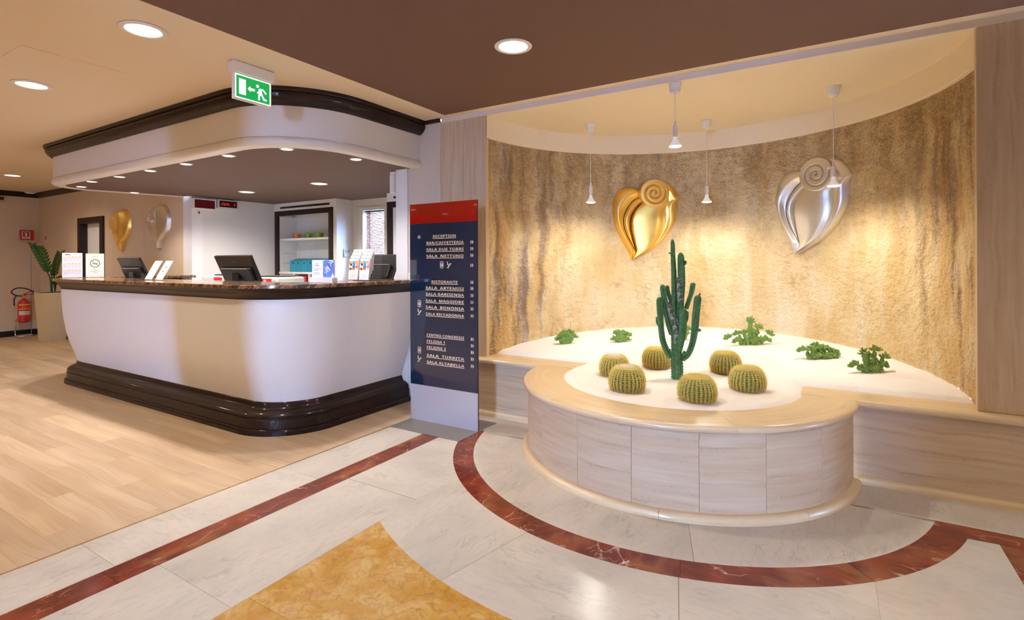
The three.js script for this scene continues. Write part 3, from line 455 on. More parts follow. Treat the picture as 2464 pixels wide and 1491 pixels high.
{
  const pill = (w, p = .5) => Math.pow(Math.max(0, Math.sin(Math.PI * clamp(w))), p);
  const tip = [-.113, -.404], seam = [-.074, -.315];
  const outL = [[-.02, .34], [-.071, .369], [-.127, .382], [-.198, .373], [-.261, .335], [-.301, .278], [-.322, .207], [-.329, .135], [-.319, .056], [-.298, -.03], [-.256, -.131], [-.2, -.239], [-.152, -.326], tip];
  const cL = [[-.02, .275], [-.05, .262], [-.093, .239], [-.149, .175], [-.188, .104], [-.206, .026], [-.196, -.06], [-.165, -.146], [-.123, -.226], [-.085, -.297], seam, [-.09, -.36], tip];
  const cL2 = [[-.01, .268], [-.05, .262], [-.093, .239], [-.149, .175], [-.188, .104], [-.206, .026], [-.196, -.06], [-.165, -.146], [-.123, -.226], [-.085, -.297], seam];
  const cR2 = [[.02, .22], [-.016, .195], [-.072, .138], [-.115, .068], [-.129, .003], [-.126, -.068], [-.112, -.154], [-.095, -.226], seam];
  const cR = [[.12, .4], [.04, .28], [-.016, .195], [-.072, .138], [-.115, .068], [-.129, .003], [-.126, -.068], [-.112, -.154], [-.095, -.226], seam, [-.092, -.362], tip];
  const outR = [[.13, .452], [.166, .451], [.235, .432], [.291, .401], [.325, .367], [.359, .33], [.387, .287], [.41, .27], [.396, .25], [.376, .224], [.366, .189], [.369, .125], [.362, .054], [.337, -.024], [.288, -.108], [.219, -.193], [.128, -.27], [.023, -.334], [-.075, -.383], tip];
  const lobe = patch(outL, cL, (t, w) => .095 * Math.pow(Math.sin(Math.PI * .5 * clamp(w / .7)), .6) * (1 - .5 * sst(.5, 1, w)) * (.5 + .5 * pill(t, .5)));
  const fold = patch(cL2, cR2, (t, w) => .028 + .05 * pill(w, .8) * (.35 + .65 * Math.sin(Math.PI * clamp(t * .9 + .1))));
  const leaf = patch(cR, outR, (t, w) => { const lip = .07 * sst(0, .05, w), dome = .03 * Math.sin(Math.PI * clamp(w * 1.15)), dish = -.018 * Math.exp(-(((w - .7) / .1) ** 2)) * sst(.05, .35, t), rim = .016 * Math.exp(-(((w - .86) / .06) ** 2)) * sst(.02, .3, t); return (lip + dome + dish + rim) * (.5 + .5 * pill(clamp(t * .94 + .04), .4)) * Math.sqrt(1 - Math.pow(clamp((w - .84) / .16), 2.2)) + .004; }, 90, 64);
  const disc = spiralDisc(.154, .122, .128, 2.35, .052, 1, -1.9, .026, .1);
  const build = (name, label, mat, o, turn) => { const t = thing(name, label, 'sculpture', o, turn, 'pair of shell hearts on the niche wall'); part('left_lobe', lobe, mat, t); part('inner_fold', fold, mat, t); part('right_leaf', leaf, mat, t); part('whorl', disc, mat, t, [.114, .3, 0]); return t; };
  const off = (deg, y) => [CX + 1.742 * Math.sin(deg * Math.PI / 180), y, CZ - 1.742 * Math.cos(deg * Math.PI / 180)];
  build('heart_sculpture', 'large gold shell heart with a spiral whorl on the stone niche wall', M.gold, off(-25.2, 1.811), 25.2 * Math.PI / 180);
  build('heart_sculpture', 'large silver shell heart with a spiral whorl on the stone niche wall', M.silver, off(28.7, 1.855), -28.7 * Math.PI / 180);
  // the companion pair on the far wall: whorl on the left lobe, tall smooth right lobe
  const sO = [[-.071, .275], [-.14, .297], [-.213, .295], [-.322, .26], [-.395, .192], [-.409, .085], [-.349, -.038], [-.241, -.16], [-.146, -.251], [-.1, -.332]], sS = [[-.071, .275], [-.085, .15], [-.1, 0], [-.1, -.14], [-.075, -.25], [-.05, -.332]];
  const sR = [[-.071, .28], [0, .31], [.07, .325], [.138, .321], [.252, .297], [.351, .223], [.406, .129], [.405, .027], [.338, -.085], [.202, -.178], [.09, -.23], [.05, -.28], [.02, -.33]].map(([x, y]) => [-.07 + (x + .07) * .7, y]), sL = [[-.071, .28], [-.085, .15], [-.1, 0], [-.1, -.14], [-.085, -.25], [-.1, -.332]];
  const l1 = patch(sO, sS, (t, w) => .06 * Math.pow(Math.sin(Math.PI * .5 * clamp(w / .55)), .6) * (1 - .85 * sst(.6, 1, w)) * (.4 + .6 * pill(t * .9 + .08, .5))), l2 = patch(sL, sR, (t, w) => (.026 * sst(0, .05, w) + .062 * Math.pow(Math.sin(Math.PI * clamp(w * .97 + .03)), .8)) * (.42 + .58 * pill(t * .9 + .06, .5)) * (1 - Math.pow(clamp((w - .9) / .1), 2)));
  const d2 = spiralDisc(.13, .052, .066, 2.3, .044, -1, .4, .022, .05);
  for (const [m, x, y, label] of [[M.gold, -9.81, 1.945, 'smaller gold shell heart on the far beige wall'], [M.silver, -8.57, 1.95, 'smaller silver shell heart on the far beige wall']]) { const t = thing('heart_sculpture', label, 'sculpture', [x, y, WALL], 0, 'pair of shell hearts on the far wall'); part('left_lobe', l1, m, t); part('right_lobe', l2, m, t); part('whorl', d2, m, t, [-.255, .095, .0]); }
}

// ------------------------------------------------------------------ cacti
{
  const N = 27, R = .108, Hh = .172;
  const prof = t => [R * Math.pow(Math.sin(Math.PI * (.5 + .5 * t) * .98), .55) * (t > .9 ? 1 : 1), 0];
  const surf = (t, a, k = 1) => { const th = t * Math.PI * .93, s = Math.sin(th + .0), rad = R * Math.pow(clamp(Math.sin(.36 + th * .87)), .8); const y = Hh * (.5 - .5 * Math.cos(th * 1.02)) ; const rib = 1 - .1 * k * Math.pow(Math.abs(Math.sin(N * a / 2 + Math.PI / 2)), 1.2) * (1 - .6 * t); return [rad * rib * Math.cos(a), y, rad * rib * Math.sin(a)]; };
  const pos = [], uv = [], idx = [], n = 40, m = N * 8;
  for (let i = 0; i <= n; i++) for (let j = 0; j <= m; j++) { const [x, y, z] = surf(i / n, j / m * 2 * Math.PI); pos.push(x, y, z); uv.push(j / m, i / n); }
  for (let i = 0; i < n; i++) for (let j = 0; j < m; j++) { const a = i * (m + 1) + j, b = a + 1, c = a + m + 1, d = c + 1; idx.push(a, c, b, b, c, d); }
  const body = new THREE.BufferGeometry(); body.setAttribute('position', new THREE.Float32BufferAttribute(pos, 3)); body.setAttribute('uv', new THREE.Float32BufferAttribute(uv, 2)); body.setIndex(idx); body.computeVertexNormals();
  // spines: seven needles from every areole along every rib, yellow when young, tan and brown lower down
  const sp = [], sc = [], sn = [];
  for (let r = 0; r < N; r++) for (let k = 0; k < 17; k++) {
    const a = (r) / N * 2 * Math.PI + Math.PI / N * 0, t = .05 + .85 * Math.pow(k / 16, .9), p = new THREE.Vector3(...surf(t, a, 0)), q = new THREE.Vector3(...surf(t + .01, a, 0)), nrm = new THREE.Vector3(p.x, 0, p.z).normalize(), up = q.sub(p).normalize(), side = new THREE.Vector3().crossVectors(up, nrm).normalize(); nrm.crossVectors(side, up).normalize();
    for (let s = 0; s < 8; s++) {
      const an = s / 7 * 2 * Math.PI + rr(-.25, .25), out = s === 7 ? 1 : rr(.45, .75), l = rr(.015, .024) * (1 + .25 * t), d = new THREE.Vector3().addScaledVector(nrm, out).addScaledVector(side, (s === 7 ? rr(-.2, .2) : Math.cos(an))).addScaledVector(up, s === 7 ? rr(-.4, .1) : Math.sin(an) * .9).normalize(), e = p.clone().addScaledVector(d, l), w = .0016, u1 = new THREE.Vector3().crossVectors(d, up).normalize().multiplyScalar(w), u2 = new THREE.Vector3().crossVectors(d, u1).normalize().multiplyScalar(w);
      const c1 = p.clone().add(u1), c2 = p.clone().addScaledVector(u1, -.5).add(u2), c3 = p.clone().addScaledVector(u1, -.5).sub(u2), y = mix([.86, .62, .10], [.66, .36, .12], clamp(1 - t * 1.5 + rr(-.15, .15))), col = mix(y, [.95, .78, .24], clamp(t * 1.5 - .5));
      for (const [f, g, h] of [[c1, c2, e], [c2, c3, e], [c3, c1, e]]) for (const v of [f, g, h]) { sp.push(v.x, v.y, v.z); sc.push(...col); sn.push(0, 0); }
    }
  }
  const spines = new THREE.BufferGeometry(); spines.setAttribute('position', new THREE.Float32BufferAttribute(sp, 3)); spines.setAttribute('color', new THREE.Float32BufferAttribute(sc, 3)); spines.setAttribute('uv', new THREE.Float32BufferAttribute(sn, 2)); spines.computeVertexNormals();
  const wool = lathe([[.07, Hh * .9], [.064, Hh * .955], [.05, Hh * 1.0], [.03, Hh * 1.03], [.012, Hh * 1.03], [0, Hh * 1.02]].reverse(), 28);
  const bodyMat = std({ color: rgb(66, 98, 36), roughness: .6 }), spineMat = std({ vertexColors: true, roughness: .5 }), woolMat = std({ color: rgb(240, 212, 112), roughness: 1, bumpMap: T.sandBump, bumpScale: .004 });
  const woolWhite = std({ color: rgb(246, 236, 220), roughness: 1, bumpMap: T.sandBump, bumpScale: .004 });
  let first;
  for (const [x, z, s, w, label] of [[-1.395, -3.80, 1, 1, 'white topped golden barrel cactus at the left, behind another barrel cactus'], [-1.16, -3.40, 1.06, 1, 'golden barrel cactus at the front left of the sand circle'], [-1.185, -4.2, 1.0, 0, 'yellow crowned golden barrel cactus half hidden left behind the tall cactus'], [-.7, -3.375, 1.02, 0, 'golden barrel cactus in front of the tall cactus, nearest the coping'], [-.672, -4.25, .99, 0, 'golden barrel cactus right of the tall cactus, behind another one'], [-.468, -3.83, 1.02, 0, 'rightmost golden barrel cactus in the sand']]) {
    const y = sandY(x, z) - .018; let c;
    if (!first) { c = first = thing('barrel_cactus', label, 'cactus', [x, y, z], 0, 'golden barrel cacti in the sand'); part('body', body, bodyMat, c); const q = part('spines', spines, spineMat, c); q.userData.kind = 'stuff'; part('woolly_crown', wool, woolWhite, c); }
    else { c = copyOf(first, label, [x, y, z], rr(0, 6), s); c.children[2].material = w ? woolWhite : woolMat; }
  }
  // tall candelabra cactus, its stems swept along curves with five toothed ribs
  const stem = (pts, r0, r1, teeth = 60) => {
    const c = new THREE.CatmullRomCurve3(pts.map(p => new THREE.Vector3(...p))), n = Math.max(40, teeth * 2), m = 40, fr = c.computeFrenetFrames(n), len = c.getLength(), ps = [], us = [], ix = []; const ref = new THREE.Vector3(0, 0, 1), a0 = rr(0, 6);
    for (let i = 0; i <= n; i++) {
      const t = i / n, p = c.getPointAt(t), tn = c.getTangentAt(t), e1 = new THREE.Vector3().crossVectors(tn, ref).normalize(), e2 = new THREE.Vector3().crossVectors(tn, e1), cap = t > .93 ? Math.sqrt(clamp(1 - ((t - .93) / .07) ** 2)) : 1, base = 1.17 * (r0 + (r1 - r0) * t) * Math.max(cap, .02) * (1 + .05 * Math.sin(t * 9 + a0));
      for (let j = 0; j <= m; j++) { const a = j / m * 2 * Math.PI, cr = Math.pow(.5 + .5 * Math.cos(5 * (a + a0)), 1.6), tooth = cr > .5 ? .16 * (i % 2) * cr : 0, rad = base * (.68 + .34 * cr + tooth); ps.push(p.x + (e1.x * Math.cos(a) + e2.x * Math.sin(a)) * rad, p.y + (e1.y * Math.cos(a) + e2.y * Math.sin(a)) * rad, p.z + (e1.z * Math.cos(a) + e2.z * Math.sin(a)) * rad); us.push(j / m * .12, t * len); }
    }
    for (let i = 0; i < n; i++) for (let j = 0; j < m; j++) { const a = i * (m + 1) + j, b = a + 1, cc = a + m + 1, d = cc + 1; ix.push(a, b, cc, b, d, cc); }
    const g = new THREE.BufferGeometry(); g.setAttribute('position', new THREE.Float32BufferAttribute(ps, 3)); g.setAttribute('uv', new THREE.Float32BufferAttribute(us, 2)); g.setIndex(ix); g.computeVertexNormals(); return g;
  };
  const bx = -.949, bz = -3.9, t = thing('candelabra_cactus', 'tall dark green branching cactus standing alone in the middle of the sand', 'cactus', [bx, sandY(bx, bz) - .02, bz], 14 * Math.PI / 180);
  const stemMat = std({ map: T.stem, roughness: .55 }), corkMat = std({ map: T.cork, roughness: .8 });
  const S = (pts, z0, z1) => pts.map(([cx, cy], i) => [(cx * .2481 - 71) * .003067, (910 - 560 - cy * .2481) * .003067 + .02, z0 + (z1 - z0) * i / (pts.length - 1)]);
  for (const [pts, z0, z1, r0, r1, name, mat, teeth] of [
    [[[283, 1440], [282, 1300], [276, 1150], [270, 1000], [272, 900]], 0, 0, .037, .026, 'trunk', stemMat, 18], [[[268, 1010], [258, 800], [258, 560], [256, 400], [250, 250], [245, 58]], 0, -.01, .02, .0135, 'stem', stemMat, 46], [[[290, 1000], [305, 820], [318, 640], [328, 480], [326, 330], [322, 188]], -.01, .0, .026, .019, 'stem', stemMat, 36],
    [[[228, 1205], [190, 1140], [155, 1050], [138, 930], [130, 780], [124, 618]], .01, .03, .017, .0195, 'stem', stemMat, 34], [[[250, 980], [222, 900], [192, 780], [172, 640], [154, 498]], .0, .02, .022, .0165, 'stem', stemMat, 28], [[[245, 740], [225, 650], [205, 580], [193, 508]], -.02, -.03, .012, .0115, 'stem', stemMat, 12],
    [[[330, 1218], [380, 1170], [420, 1070], [442, 950], [455, 800], [476, 596]], .005, .02, .017, .023, 'stem', stemMat, 38], [[[370, 735], [395, 660], [420, 580], [440, 480]], -.01, -.02, .013, .0155, 'stem', stemMat, 14], [[[300, 1130], [322, 1010], [334, 880], [334, 722]], .035, .045, .02, .026, 'stem', stemMat, 22], [[[288, 1060], [282, 960], [262, 850], [228, 760], [200, 665]], .022, .03, .024, .013, 'stem', corkMat, 24], [[[318, 660], [312, 560], [306, 470], [300, 420]], .012, .012, .0165, .014, 'stem', corkMat, 14],
    [[[355, 880], [372, 830], [380, 755]], 0, 0, .012, .011, 'bud', stemMat, 7], [[[118, 900], [104, 870], [100, 815]], .02, .02, .009, .0085, 'bud', stemMat, 5], [[[474, 935], [490, 930], [500, 922]], .02, .02, .008, .0085, 'bud', corkMat, 4], [[[345, 310], [362, 295], [366, 268]], 0, 0, .009, .0075, 'bud', stemMat, 4], [[[235, 1190], [218, 1150], [212, 1118]], .02, .025, .009, .008, 'bud', stemMat, 4], [[[330, 1180], [345, 1155], [352, 1132]], .02, .025, .009, .008, 'bud', stemMat, 4], [[[300, 1190], [298, 1140], [297, 1108]], .04, .045, .01, .009, 'bud', stemMat, 5], [[[242, 200], [222, 196], [212, 192]], 0, 0, .006, .0055, 'bud', stemMat, 3], [[[482, 605], [492, 592], [498, 578]], .02, .02, .005, .005, 'bud', stemMat, 3]]) part(name, stem(S(pts, z0, z1), r0, r1, teeth), mat, t);
  // low crested succulents: knobbly branches that end in fans
  const blob = new THREE.IcosahedronGeometry(1, 3); { const p = blob.attributes.position, v = new THREE.Vector3(); for (let i = 0; i < p.count; i++) { v.fromBufferAttribute(p, i); const k = 1 + .16 * noise(v.x * 4 + 30, v.y * 4 + v.z * 3 + 30) + .1 * noise(v.x * 9 + 60, v.z * 9 + v.y * 7 + 60); p.setXYZ(i, v.x * k, v.y * k, v.z * k); } blob.computeVertexNormals(); }
  const knob = (x, y, z, a, b, c, turn) => { const g = blob.clone(); g.scale(a, b, c); g.rotateZ(turn); g.rotateY(rr(-.5, .5)); return g.translate(x, y, z); };
  const branch = (dx, dz, h, lean, fan, fat) => {                     // stalk of knobs leaning outward, then a fan of little lobes
    const gs = []; let x = dx * .4, z = dz * .4, y = .0; const k = Math.max(2, Math.round(h / .028)), lx = dx * lean, lz = dz * lean;
    for (let i = 0; i < k; i++) { const f = i / k; gs.push(knob(x, y + .012, z, fat * rr(.9, 1.2), .022, fat * rr(.8, 1.1), rr(-.3, .3))); x += lx / k; z += lz / k; y += h / k; }
    const nf = fan * 2 - 1; for (let i = 0; i < nf; i++) { const an = (nf > 1 ? i / (nf - 1) - .5 : 0) * 2.3 + dx * 3, l = rr(.022, .034); gs.push(knob(x + Math.sin(an) * l, y + Math.cos(an) * l * .9, z + rr(-.01, .01), rr(.006, .0085), .0175, .0105, -an)); gs.push(knob(x + Math.sin(an) * l * 1.5, y + Math.cos(an) * l * 1.4, z + rr(-.008, .008), .006, .007, .008, -an)); }
    return merged(gs);
  };
  const suc = std({ map: T.succulent, roughness: .6 });
  const facing = 31 * Math.PI / 180;
  const plants = [
    [-2.2, -4.64, 'small crested succulent nearest the left end of the sand', [[-.075, 0, .035, .5, 4], [-.05, .02, .07, .5, 5], [-.02, -.01, .09, .3, 5], [.015, .02, .075, .3, 5], [.05, -.01, .095, .4, 5], [.08, .015, .06, .5, 5], [0, .03, .04, .2, 6], [.045, .035, .04, .3, 6], [-.04, .04, .03, .3, 5]]],
    [-1.716, -4.86, 'small clumped succulent left of the tall cactus', [[-.08, 0, .02, .4, 4], [-.06, .01, .08, .3, 5], [-.03, -.01, .07, .3, 6], [.0, .02, .06, .2, 6], [.035, 0, .075, .3, 6], [.07, .015, .06, .4, 6], [.02, .04, .03, .2, 6], [.065, .04, .02, .3, 5], [-.04, .04, .025, .2, 6]]],
    [-1.2, -5.09, 'pale succulent standing directly behind the tall cactus', [[-.09, 0, .09, .4, 5], [-.06, .02, .05, .3, 5], [.05, .01, .06, .3, 6], [.085, -.01, .1, .4, 5], [.0, .02, .04, .2, 5]]],
    [-.605, -5.12, 'largest crested succulent with two upright arms behind the barrels', [[-.19, .01, .06, .6, 6], [-.12, 0, .09, .5, 5], [-.07, .01, .1, .3, 5], [-.02, .0, .22, -.6, 3], [.015, 0, .20, .5, 3], [-.05, .03, .02, .2, 5], [.06, .02, .1, .2, 7], [.11, 0, .15, .3, 4], [.17, .01, .09, .6, 6], [.1, .04, .04, .4, 7], [.04, .045, .03, .2, 6], [.15, .04, .04, .5, 5], [-.15, .03, .03, .4, 5]]],
    [-.063, -4.85, 'crested succulent to the right with flat spreading fans', [[-.13, 0, .06, .6, 7], [-.08, .02, .07, .5, 6], [-.03, -.01, .09, .3, 6], [.01, .02, .08, .2, 5], [.06, 0, .07, .4, 6], [.1, .015, .05, .5, 6], [.13, 0, .03, .6, 5], [-.05, .04, .02, .3, 6], [.05, .05, .015, .4, 6], [.1, .05, .01, .4, 4], [-.1, .03, .01, .3, 4]]],
    [.265, -4.6, 'rightmost succulent with four short upright arms', [[-.13, 0, .04, .5, 6], [-.085, .01, .13, .2, 3], [-.03, .0, .1, .2, 5], [.02, .02, .06, .2, 6], [.05, 0, .15, .2, 4], [.11, .01, .1, .4, 3], [.09, .03, .04, .4, 5], [0, .04, .02, .2, 5], [.05, .05, .015, .2, 6], [-.09, .03, .02, .3, 4]]]];
  for (const [x, z, label, br] of plants) { const c = thing('crested_succulent', label, 'succulent', [x, sandY(x, z) - .006, z], facing, 'low crested succulents at the back of the sand'); for (const [dx, dz, h, lean, fan] of br) part('branch', branch(dx, dz, h, lean, fan, .015), suc, c); }
}

// ------------------------------------------------------------------ directory totem
{
  const t = thing('directory_totem', 'tall dark blue directory totem with a red head and a metal foot', 'sign', [-2.816, 0, -3.5]);
  const W = .728, paper = [226, 204, 178];
  part('base_plate', box(-.365, .365, .0, .006, -.27, .265), std({ color: rgb(150, 148, 148), roughness: .35, metalness: .5 }), t);
  part('metal_foot', box(-W / 2, W / 2, .006, .318, -.004, .008), phys({ color: rgb(196, 196, 206), roughness: .28, metalness: .35, clearcoat: .4 }), t);
  part('back_panel', box(-W / 2, W / 2, .318, 1.905, -.004, .004), M.steel, t);
  part('edge_strip', box(W / 2 - .004, W / 2 + .002, .006, 1.905, -.0045, .005), M.black, t);
  part('red_head', box(-W / 2, W / 2, 1.7315, 1.905, .004, .0088), phys({ color: rgb(150, 0, 2), roughness: .08, clearcoat: 1, clearcoatRoughness: .02 }), t);
  const map = canvasTexture(1024, 2000, (c, w, h) => {
    c.fillStyle = 'rgb(6,34,60)'; c.fillRect(0, 0, w, h); const px = x => (x / W + .5) * w, py = y => (1.7305 - y) / 1.412 * h; c.fillStyle = c.strokeStyle = `rgb(${paper})`; c.textBaseline = 'alphabetic';
    const line = (txt, y, x0, x1) => {
      c.font = 'bold 54px sans-serif'; const a = px(x0), b = px(x1), natural = c.measureText(txt).width, k = (b - a) / natural;
      c.save(); c.translate(a, py(y) + 18); c.scale(k, .82); c.fillText(txt, 0, 0); c.restore(); c.fillRect(a, py(y) + 24, b - a, 7);
    };
    const L = -.178, R = .229, rows = [['RECEPTION', 1.618, -.105, .15], ['BAR/CAFFETTERIA', 1.562, L, R], ['SALA DUE TORRI', 1.505, L, R], ['SALA  NETTUNO', 1.448, L, R], ['RISTORANTE', 1.226, -.122, .165], ['SALA  ARTEMISI', 1.173, L - .008, R], ['SALA GARISENDA', 1.12, L - .008, R], ['SALA  MAGGIORE', 1.061, L - .008, R], ['SALA  BONONIA', 1.005, L - .008, R], ['SALA RICCADONNA', .946, L - .008, R], ['CENTRO CONGRESSI', .763, L, R], ['FELSINA 1', .709, L, .03], ['FELSINA 2', .656, L, .037], ['SALA  TURRITA', .587, L, R], ['SALA ALTABELLA', .529, L, R]];
    for (const r of rows) line(...r);
    const arrow = (x, y, s) => { for (const d of [0, 24]) { c.beginPath(); const X = px(x) + (d - 12) * s; c.moveTo(X - 8 * s, py(y) - 19); c.lineTo(X + 3 * s, py(y) - 19); c.lineTo(X + 15 * s, py(y)); c.lineTo(X + 3 * s, py(y) + 19); c.lineTo(X - 8 * s, py(y) + 19); c.lineTo(X + 1 * s, py(y)); c.fill(); } };
    for (const y of [1.559, 1.504, 1.449, 1.367, 1.227, 1.176, 1.118, 1.063, 1.008, .95, .758, .704, .649, .594, .536]) arrow(.308, y, 1);
    arrow(-.256, 1.615, -1);
    const lift = (x, y) => { const X = px(x), Y = py(y); c.lineWidth = 6; c.strokeRect(X - 24, Y - 36, 48, 72); c.fillRect(X - 2, Y - 50, 5, 14); c.fillRect(X - 2, Y + 36, 5, 14); for (const d of [-12, 0, 12]) { c.beginPath(); c.arc(X + d, Y - 17, 5, 0, 7); c.fill(); c.fillRect(X + d - 5, Y - 10, 9, 32); } };
    const stairs = (x, y) => { const X = px(x), Y = py(y); c.lineWidth = 10; c.beginPath(); c.moveTo(X - 30, Y + 34); c.lineTo(X - 8, Y + 34); c.lineTo(X - 8, Y + 10); c.lineTo(X + 12, Y + 10); c.lineTo(X + 12, Y - 12); c.lineTo(X + 36, Y - 12); c.stroke(); c.beginPath(); c.arc(X - 22, Y - 32, 8, 0, 7); c.fill(); c.fillRect(X - 26, Y - 24, 12, 26); c.fillRect(X - 22, Y - 8, 22, 8); };
    lift(-.005, 1.371); stairs(.072, 1.371); lift(-.258, 1.031); stairs(-.258, .958); lift(-.26, .622); stairs(-.26, .545);
  });
  part('backing', box(-W / 2, W / 2, .318, 1.7305, .004, .008), M.blackGloss, t);
  part('printed_face', new THREE.PlaneGeometry(W, 1.412), phys({ map, roughness: .08, clearcoat: 1, clearcoatRoughness: .02 }), t, [0, 1.0245, .0086]);
}

// ------------------------------------------------------------------ exit sign
{
  const t = thing('exit_sign', 'green and white illuminated running man exit sign hanging from the cream ceiling', 'exit sign', [-3.487, H, -2.203], Math.PI / 2);
  part('housing', rbox(.31, .075, .07, .008).translate(0, -.0385, 0), M.white, t);
  part('light_box', rbox(.285, .185, .028, .006).translate(0, -.166, .0), M.white, t);
  const map = canvasTexture(512, 320, (c, w, h) => {
    c.fillStyle = '#f4f6ff'; c.fillRect(0, 0, w, h); c.fillStyle = '#08a04a'; c.fillRect(18, 18, w - 36, h - 36); c.fillStyle = '#eef0fb'; c.fillRect(54, 56, 96, 206);
    c.beginPath(); c.moveTo(172, 160); c.lineTo(216, 118); c.lineTo(216, 144); c.lineTo(278, 144); c.lineTo(278, 178); c.lineTo(216, 178); c.lineTo(216, 204); c.fill();
    c.strokeStyle = '#eef0fb'; c.lineCap = 'round'; c.lineJoin = 'round'; c.beginPath(); c.arc(316, 92, 22, 0, 7); c.fill();
    const s = (lw, ...p) => { c.lineWidth = lw; c.beginPath(); c.moveTo(p[0], p[1]); for (let i = 2; i < p.length; i += 2) c.lineTo(p[i], p[i + 1]); c.stroke(); };
    s(44, 352, 140, 366, 186); s(24, 352, 128, 396, 124, 436, 164); s(22, 340, 146, 330, 184, 316, 180); s(28, 356, 196, 338, 216, 338, 266); s(28, 372, 192, 398, 228, 408, 254, 440, 254);
  });
  part('lit_face', new THREE.PlaneGeometry(.268, .168), std({ map, roughness: .4, emissive: 0xffffff, emissiveMap: map, emissiveIntensity: .75 }), t, [0, -.166, .0146]);
}

// ------------------------------------------------------------------ office furniture behind the counter
{
  const zf = -5.235, cab = (name, label, x0, x1) => {
    const t = thing(name, label, 'bookcase', [0, 0, 0]), f = .085;
    for (const q of [[x0, x0 + f, 0, 2.22], [x1 - f, x1, 0, 2.22], [x0 + f, x1 - f, 2.142, 2.22]]) part('frame', box(...q, zf - .03, zf), M.darkFrame, t);
    part('back_panel', box(x0 + .02, x1 - .02, 0, 2.2, -5.598, -5.585), M.whitePaint, t);
    return t;
  };
  const a = cab('bookcase', 'white open bookcase in a dark wooden frame behind the counter', -7.69, -6.305);
  part('side_panel', box(-7.67, -7.61, 0, 2.142, -5.585, zf - .03), M.white, a); part('side_panel', box(-6.385, -6.32, 0, 2.142, -5.585, zf - .03), M.white, a);
  for (const [y, z] of [[1.765, -5.27], [1.232, -5.25], [.86, -5.25]]) part('shelf', box(-7.605, -6.39, y - .018, y + .012, -5.585, z), M.white, a);
  for (const x of [-7.23, -6.87, -6.6]) part('divider', box(x - .012, x + .012, .872, 1.214, -5.585, -5.255), M.white, a);
  for (const y of [1.54, 1.38]) part('shelf_rail', box(-7.612, -7.602, y, y + .01, -5.56, -5.32), M.plastic, a);
  const b = cab('bookcase', 'white shelves in a dark frame beside the window', -5.19, -3.7);
  part('side_panel', box(-5.1, -5.05, 0, 2.142, -5.549, zf - .03), M.white, b); b.children.find(c => c.name === 'back_panel').position.z = .045;
  for (const y of [1.93, 1.74, 1.25, .9]) part('shelf', box(-5.05, -3.8, y - .018, y + .012, -5.54, zf - .03), M.white, b);
  // pots on the upper shelf
  const pot = lathe([[.0, 0], [.058, 0], [.063, .004], [.078, .092], [.081, .094], [.081, .104], [.076, .106], [.072, .1], [.06, .01], [0, .008]], 28);
  for (const [x, c, label] of [[-7.345, [226, 112, 22], 'small orange flower pot on the upper shelf'], [-7.05, [112, 168, 26], 'green flower pot in the middle of the upper shelf'], [-6.79, [118, 178, 30], 'green flower pot on the right of the upper shelf'], [-6.5, [220, 160, 30], 'yellow flower pot half hidden by the dark frame']]) { const t = thing('flower_pot', label, 'flower pot', [x, 1.7775, -5.4]); part('pot', pot, std({ color: rgb(...c), roughness: .45 }), t).scale.setScalar(.72); }
  const teal = [[40, 150, 172], [30, 138, 162], [34, 144, 168], [28, 132, 156], [36, 146, 170], [30, 134, 158]].map(c => std({ color: rgb(...c), roughness: .5 }));
  for (let k = 0; k < 6; k++) {
    const t = thing('magazine_file', ['teal magazine file leaning at the left end of the row', 'teal magazine file second from the left', 'teal magazine file third from the left', 'teal magazine file third from the right', 'teal magazine file second from the right', 'teal magazine file at the right end of the row'][k], 'file', [-7.28 + k * .148, 1.246, -5.4], k ? 0 : .18, 'teal magazine files on the white shelf');
    const s = new THREE.Shape([[0, 0], [.25, 0], [.25, .21], [.17, .21], [0, .17]].map(p => new THREE.Vector2(...p))), g = new THREE.ExtrudeGeometry(s, { depth: .138, bevelEnabled: true, bevelSize: .002, bevelThickness: .002, bevelSegments: 1 }); g.rotateY(Math.PI / 2); g.translate(-.069, 0, .14);
    part('file_box', g, teal[k], t); part('finger_hole', at(new THREE.CylinderGeometry(.013, .013, .004, 16).rotateX(Math.PI / 2), 0, .14, .143), M.black, t);
  }
  const redb = thing('document_box', 'red box of papers in the lower bookcase cubby', 'box', [-7.04, .872, -5.36]); part('box_body', box(-.1, .1, 0, .31, -.1, .1), M.red, redb); part('papers', box(-.14, -.105, 0, .29, -.1, .09), teal[1], redb);
  // thermostat on the side of the cupboard
  const th = thing('thermostat', 'small white wall thermostat beside the window', 'thermostat', [-6.225, 1.53, -5.43]); part('case', rbox(.02, .12, .12, .004).translate(.011, 0, 0), M.plastic, th); part('display', box(.021, .0225, .005, .05, -.045, .045), std({ color: rgb(150, 170, 176), roughness: .3 }), th); for (const z of [-.03, .03]) part('button', box(.021, .024, -.045, -.03, z - .012, z + .012), M.white, th);
  // office window with blind
  const w = struct('window_1', null, null, 'white framed office window');
  for (const q of [[-6.06, -5.985, 1.26, 2.22], [-5.545, -5.47, 1.26, 2.22], [-5.985, -5.545, 2.17, 2.22], [-5.985, -5.545, 1.26, 1.33]]) part('window_frame', box(...q, -5.62, -5.535), M.white, w);
  part('pane', box(-5.985, -5.545, 1.33, 2.17, -5.66, -5.654), M.glass, w);
  const vb = thing('venetian_blind', 'brown slatted venetian blind half closed in the office window', 'blind', [-5.765, 2.165, -5.585], 0), sg = new THREE.BoxGeometry(.425, .0014, .024).rotateX(.9), slatM = std({ color: rgb(150, 116, 100), roughness: .5 });
  part('head_rail', box(-.215, .215, -.025, 0, -.02, .018), std({ color: rgb(70, 56, 52), roughness: .5 }), vb); for (let k = 0; k < 37; k++) part('slat', sg, slatM, vb, [0, -.038 - k * .0212, 0]);
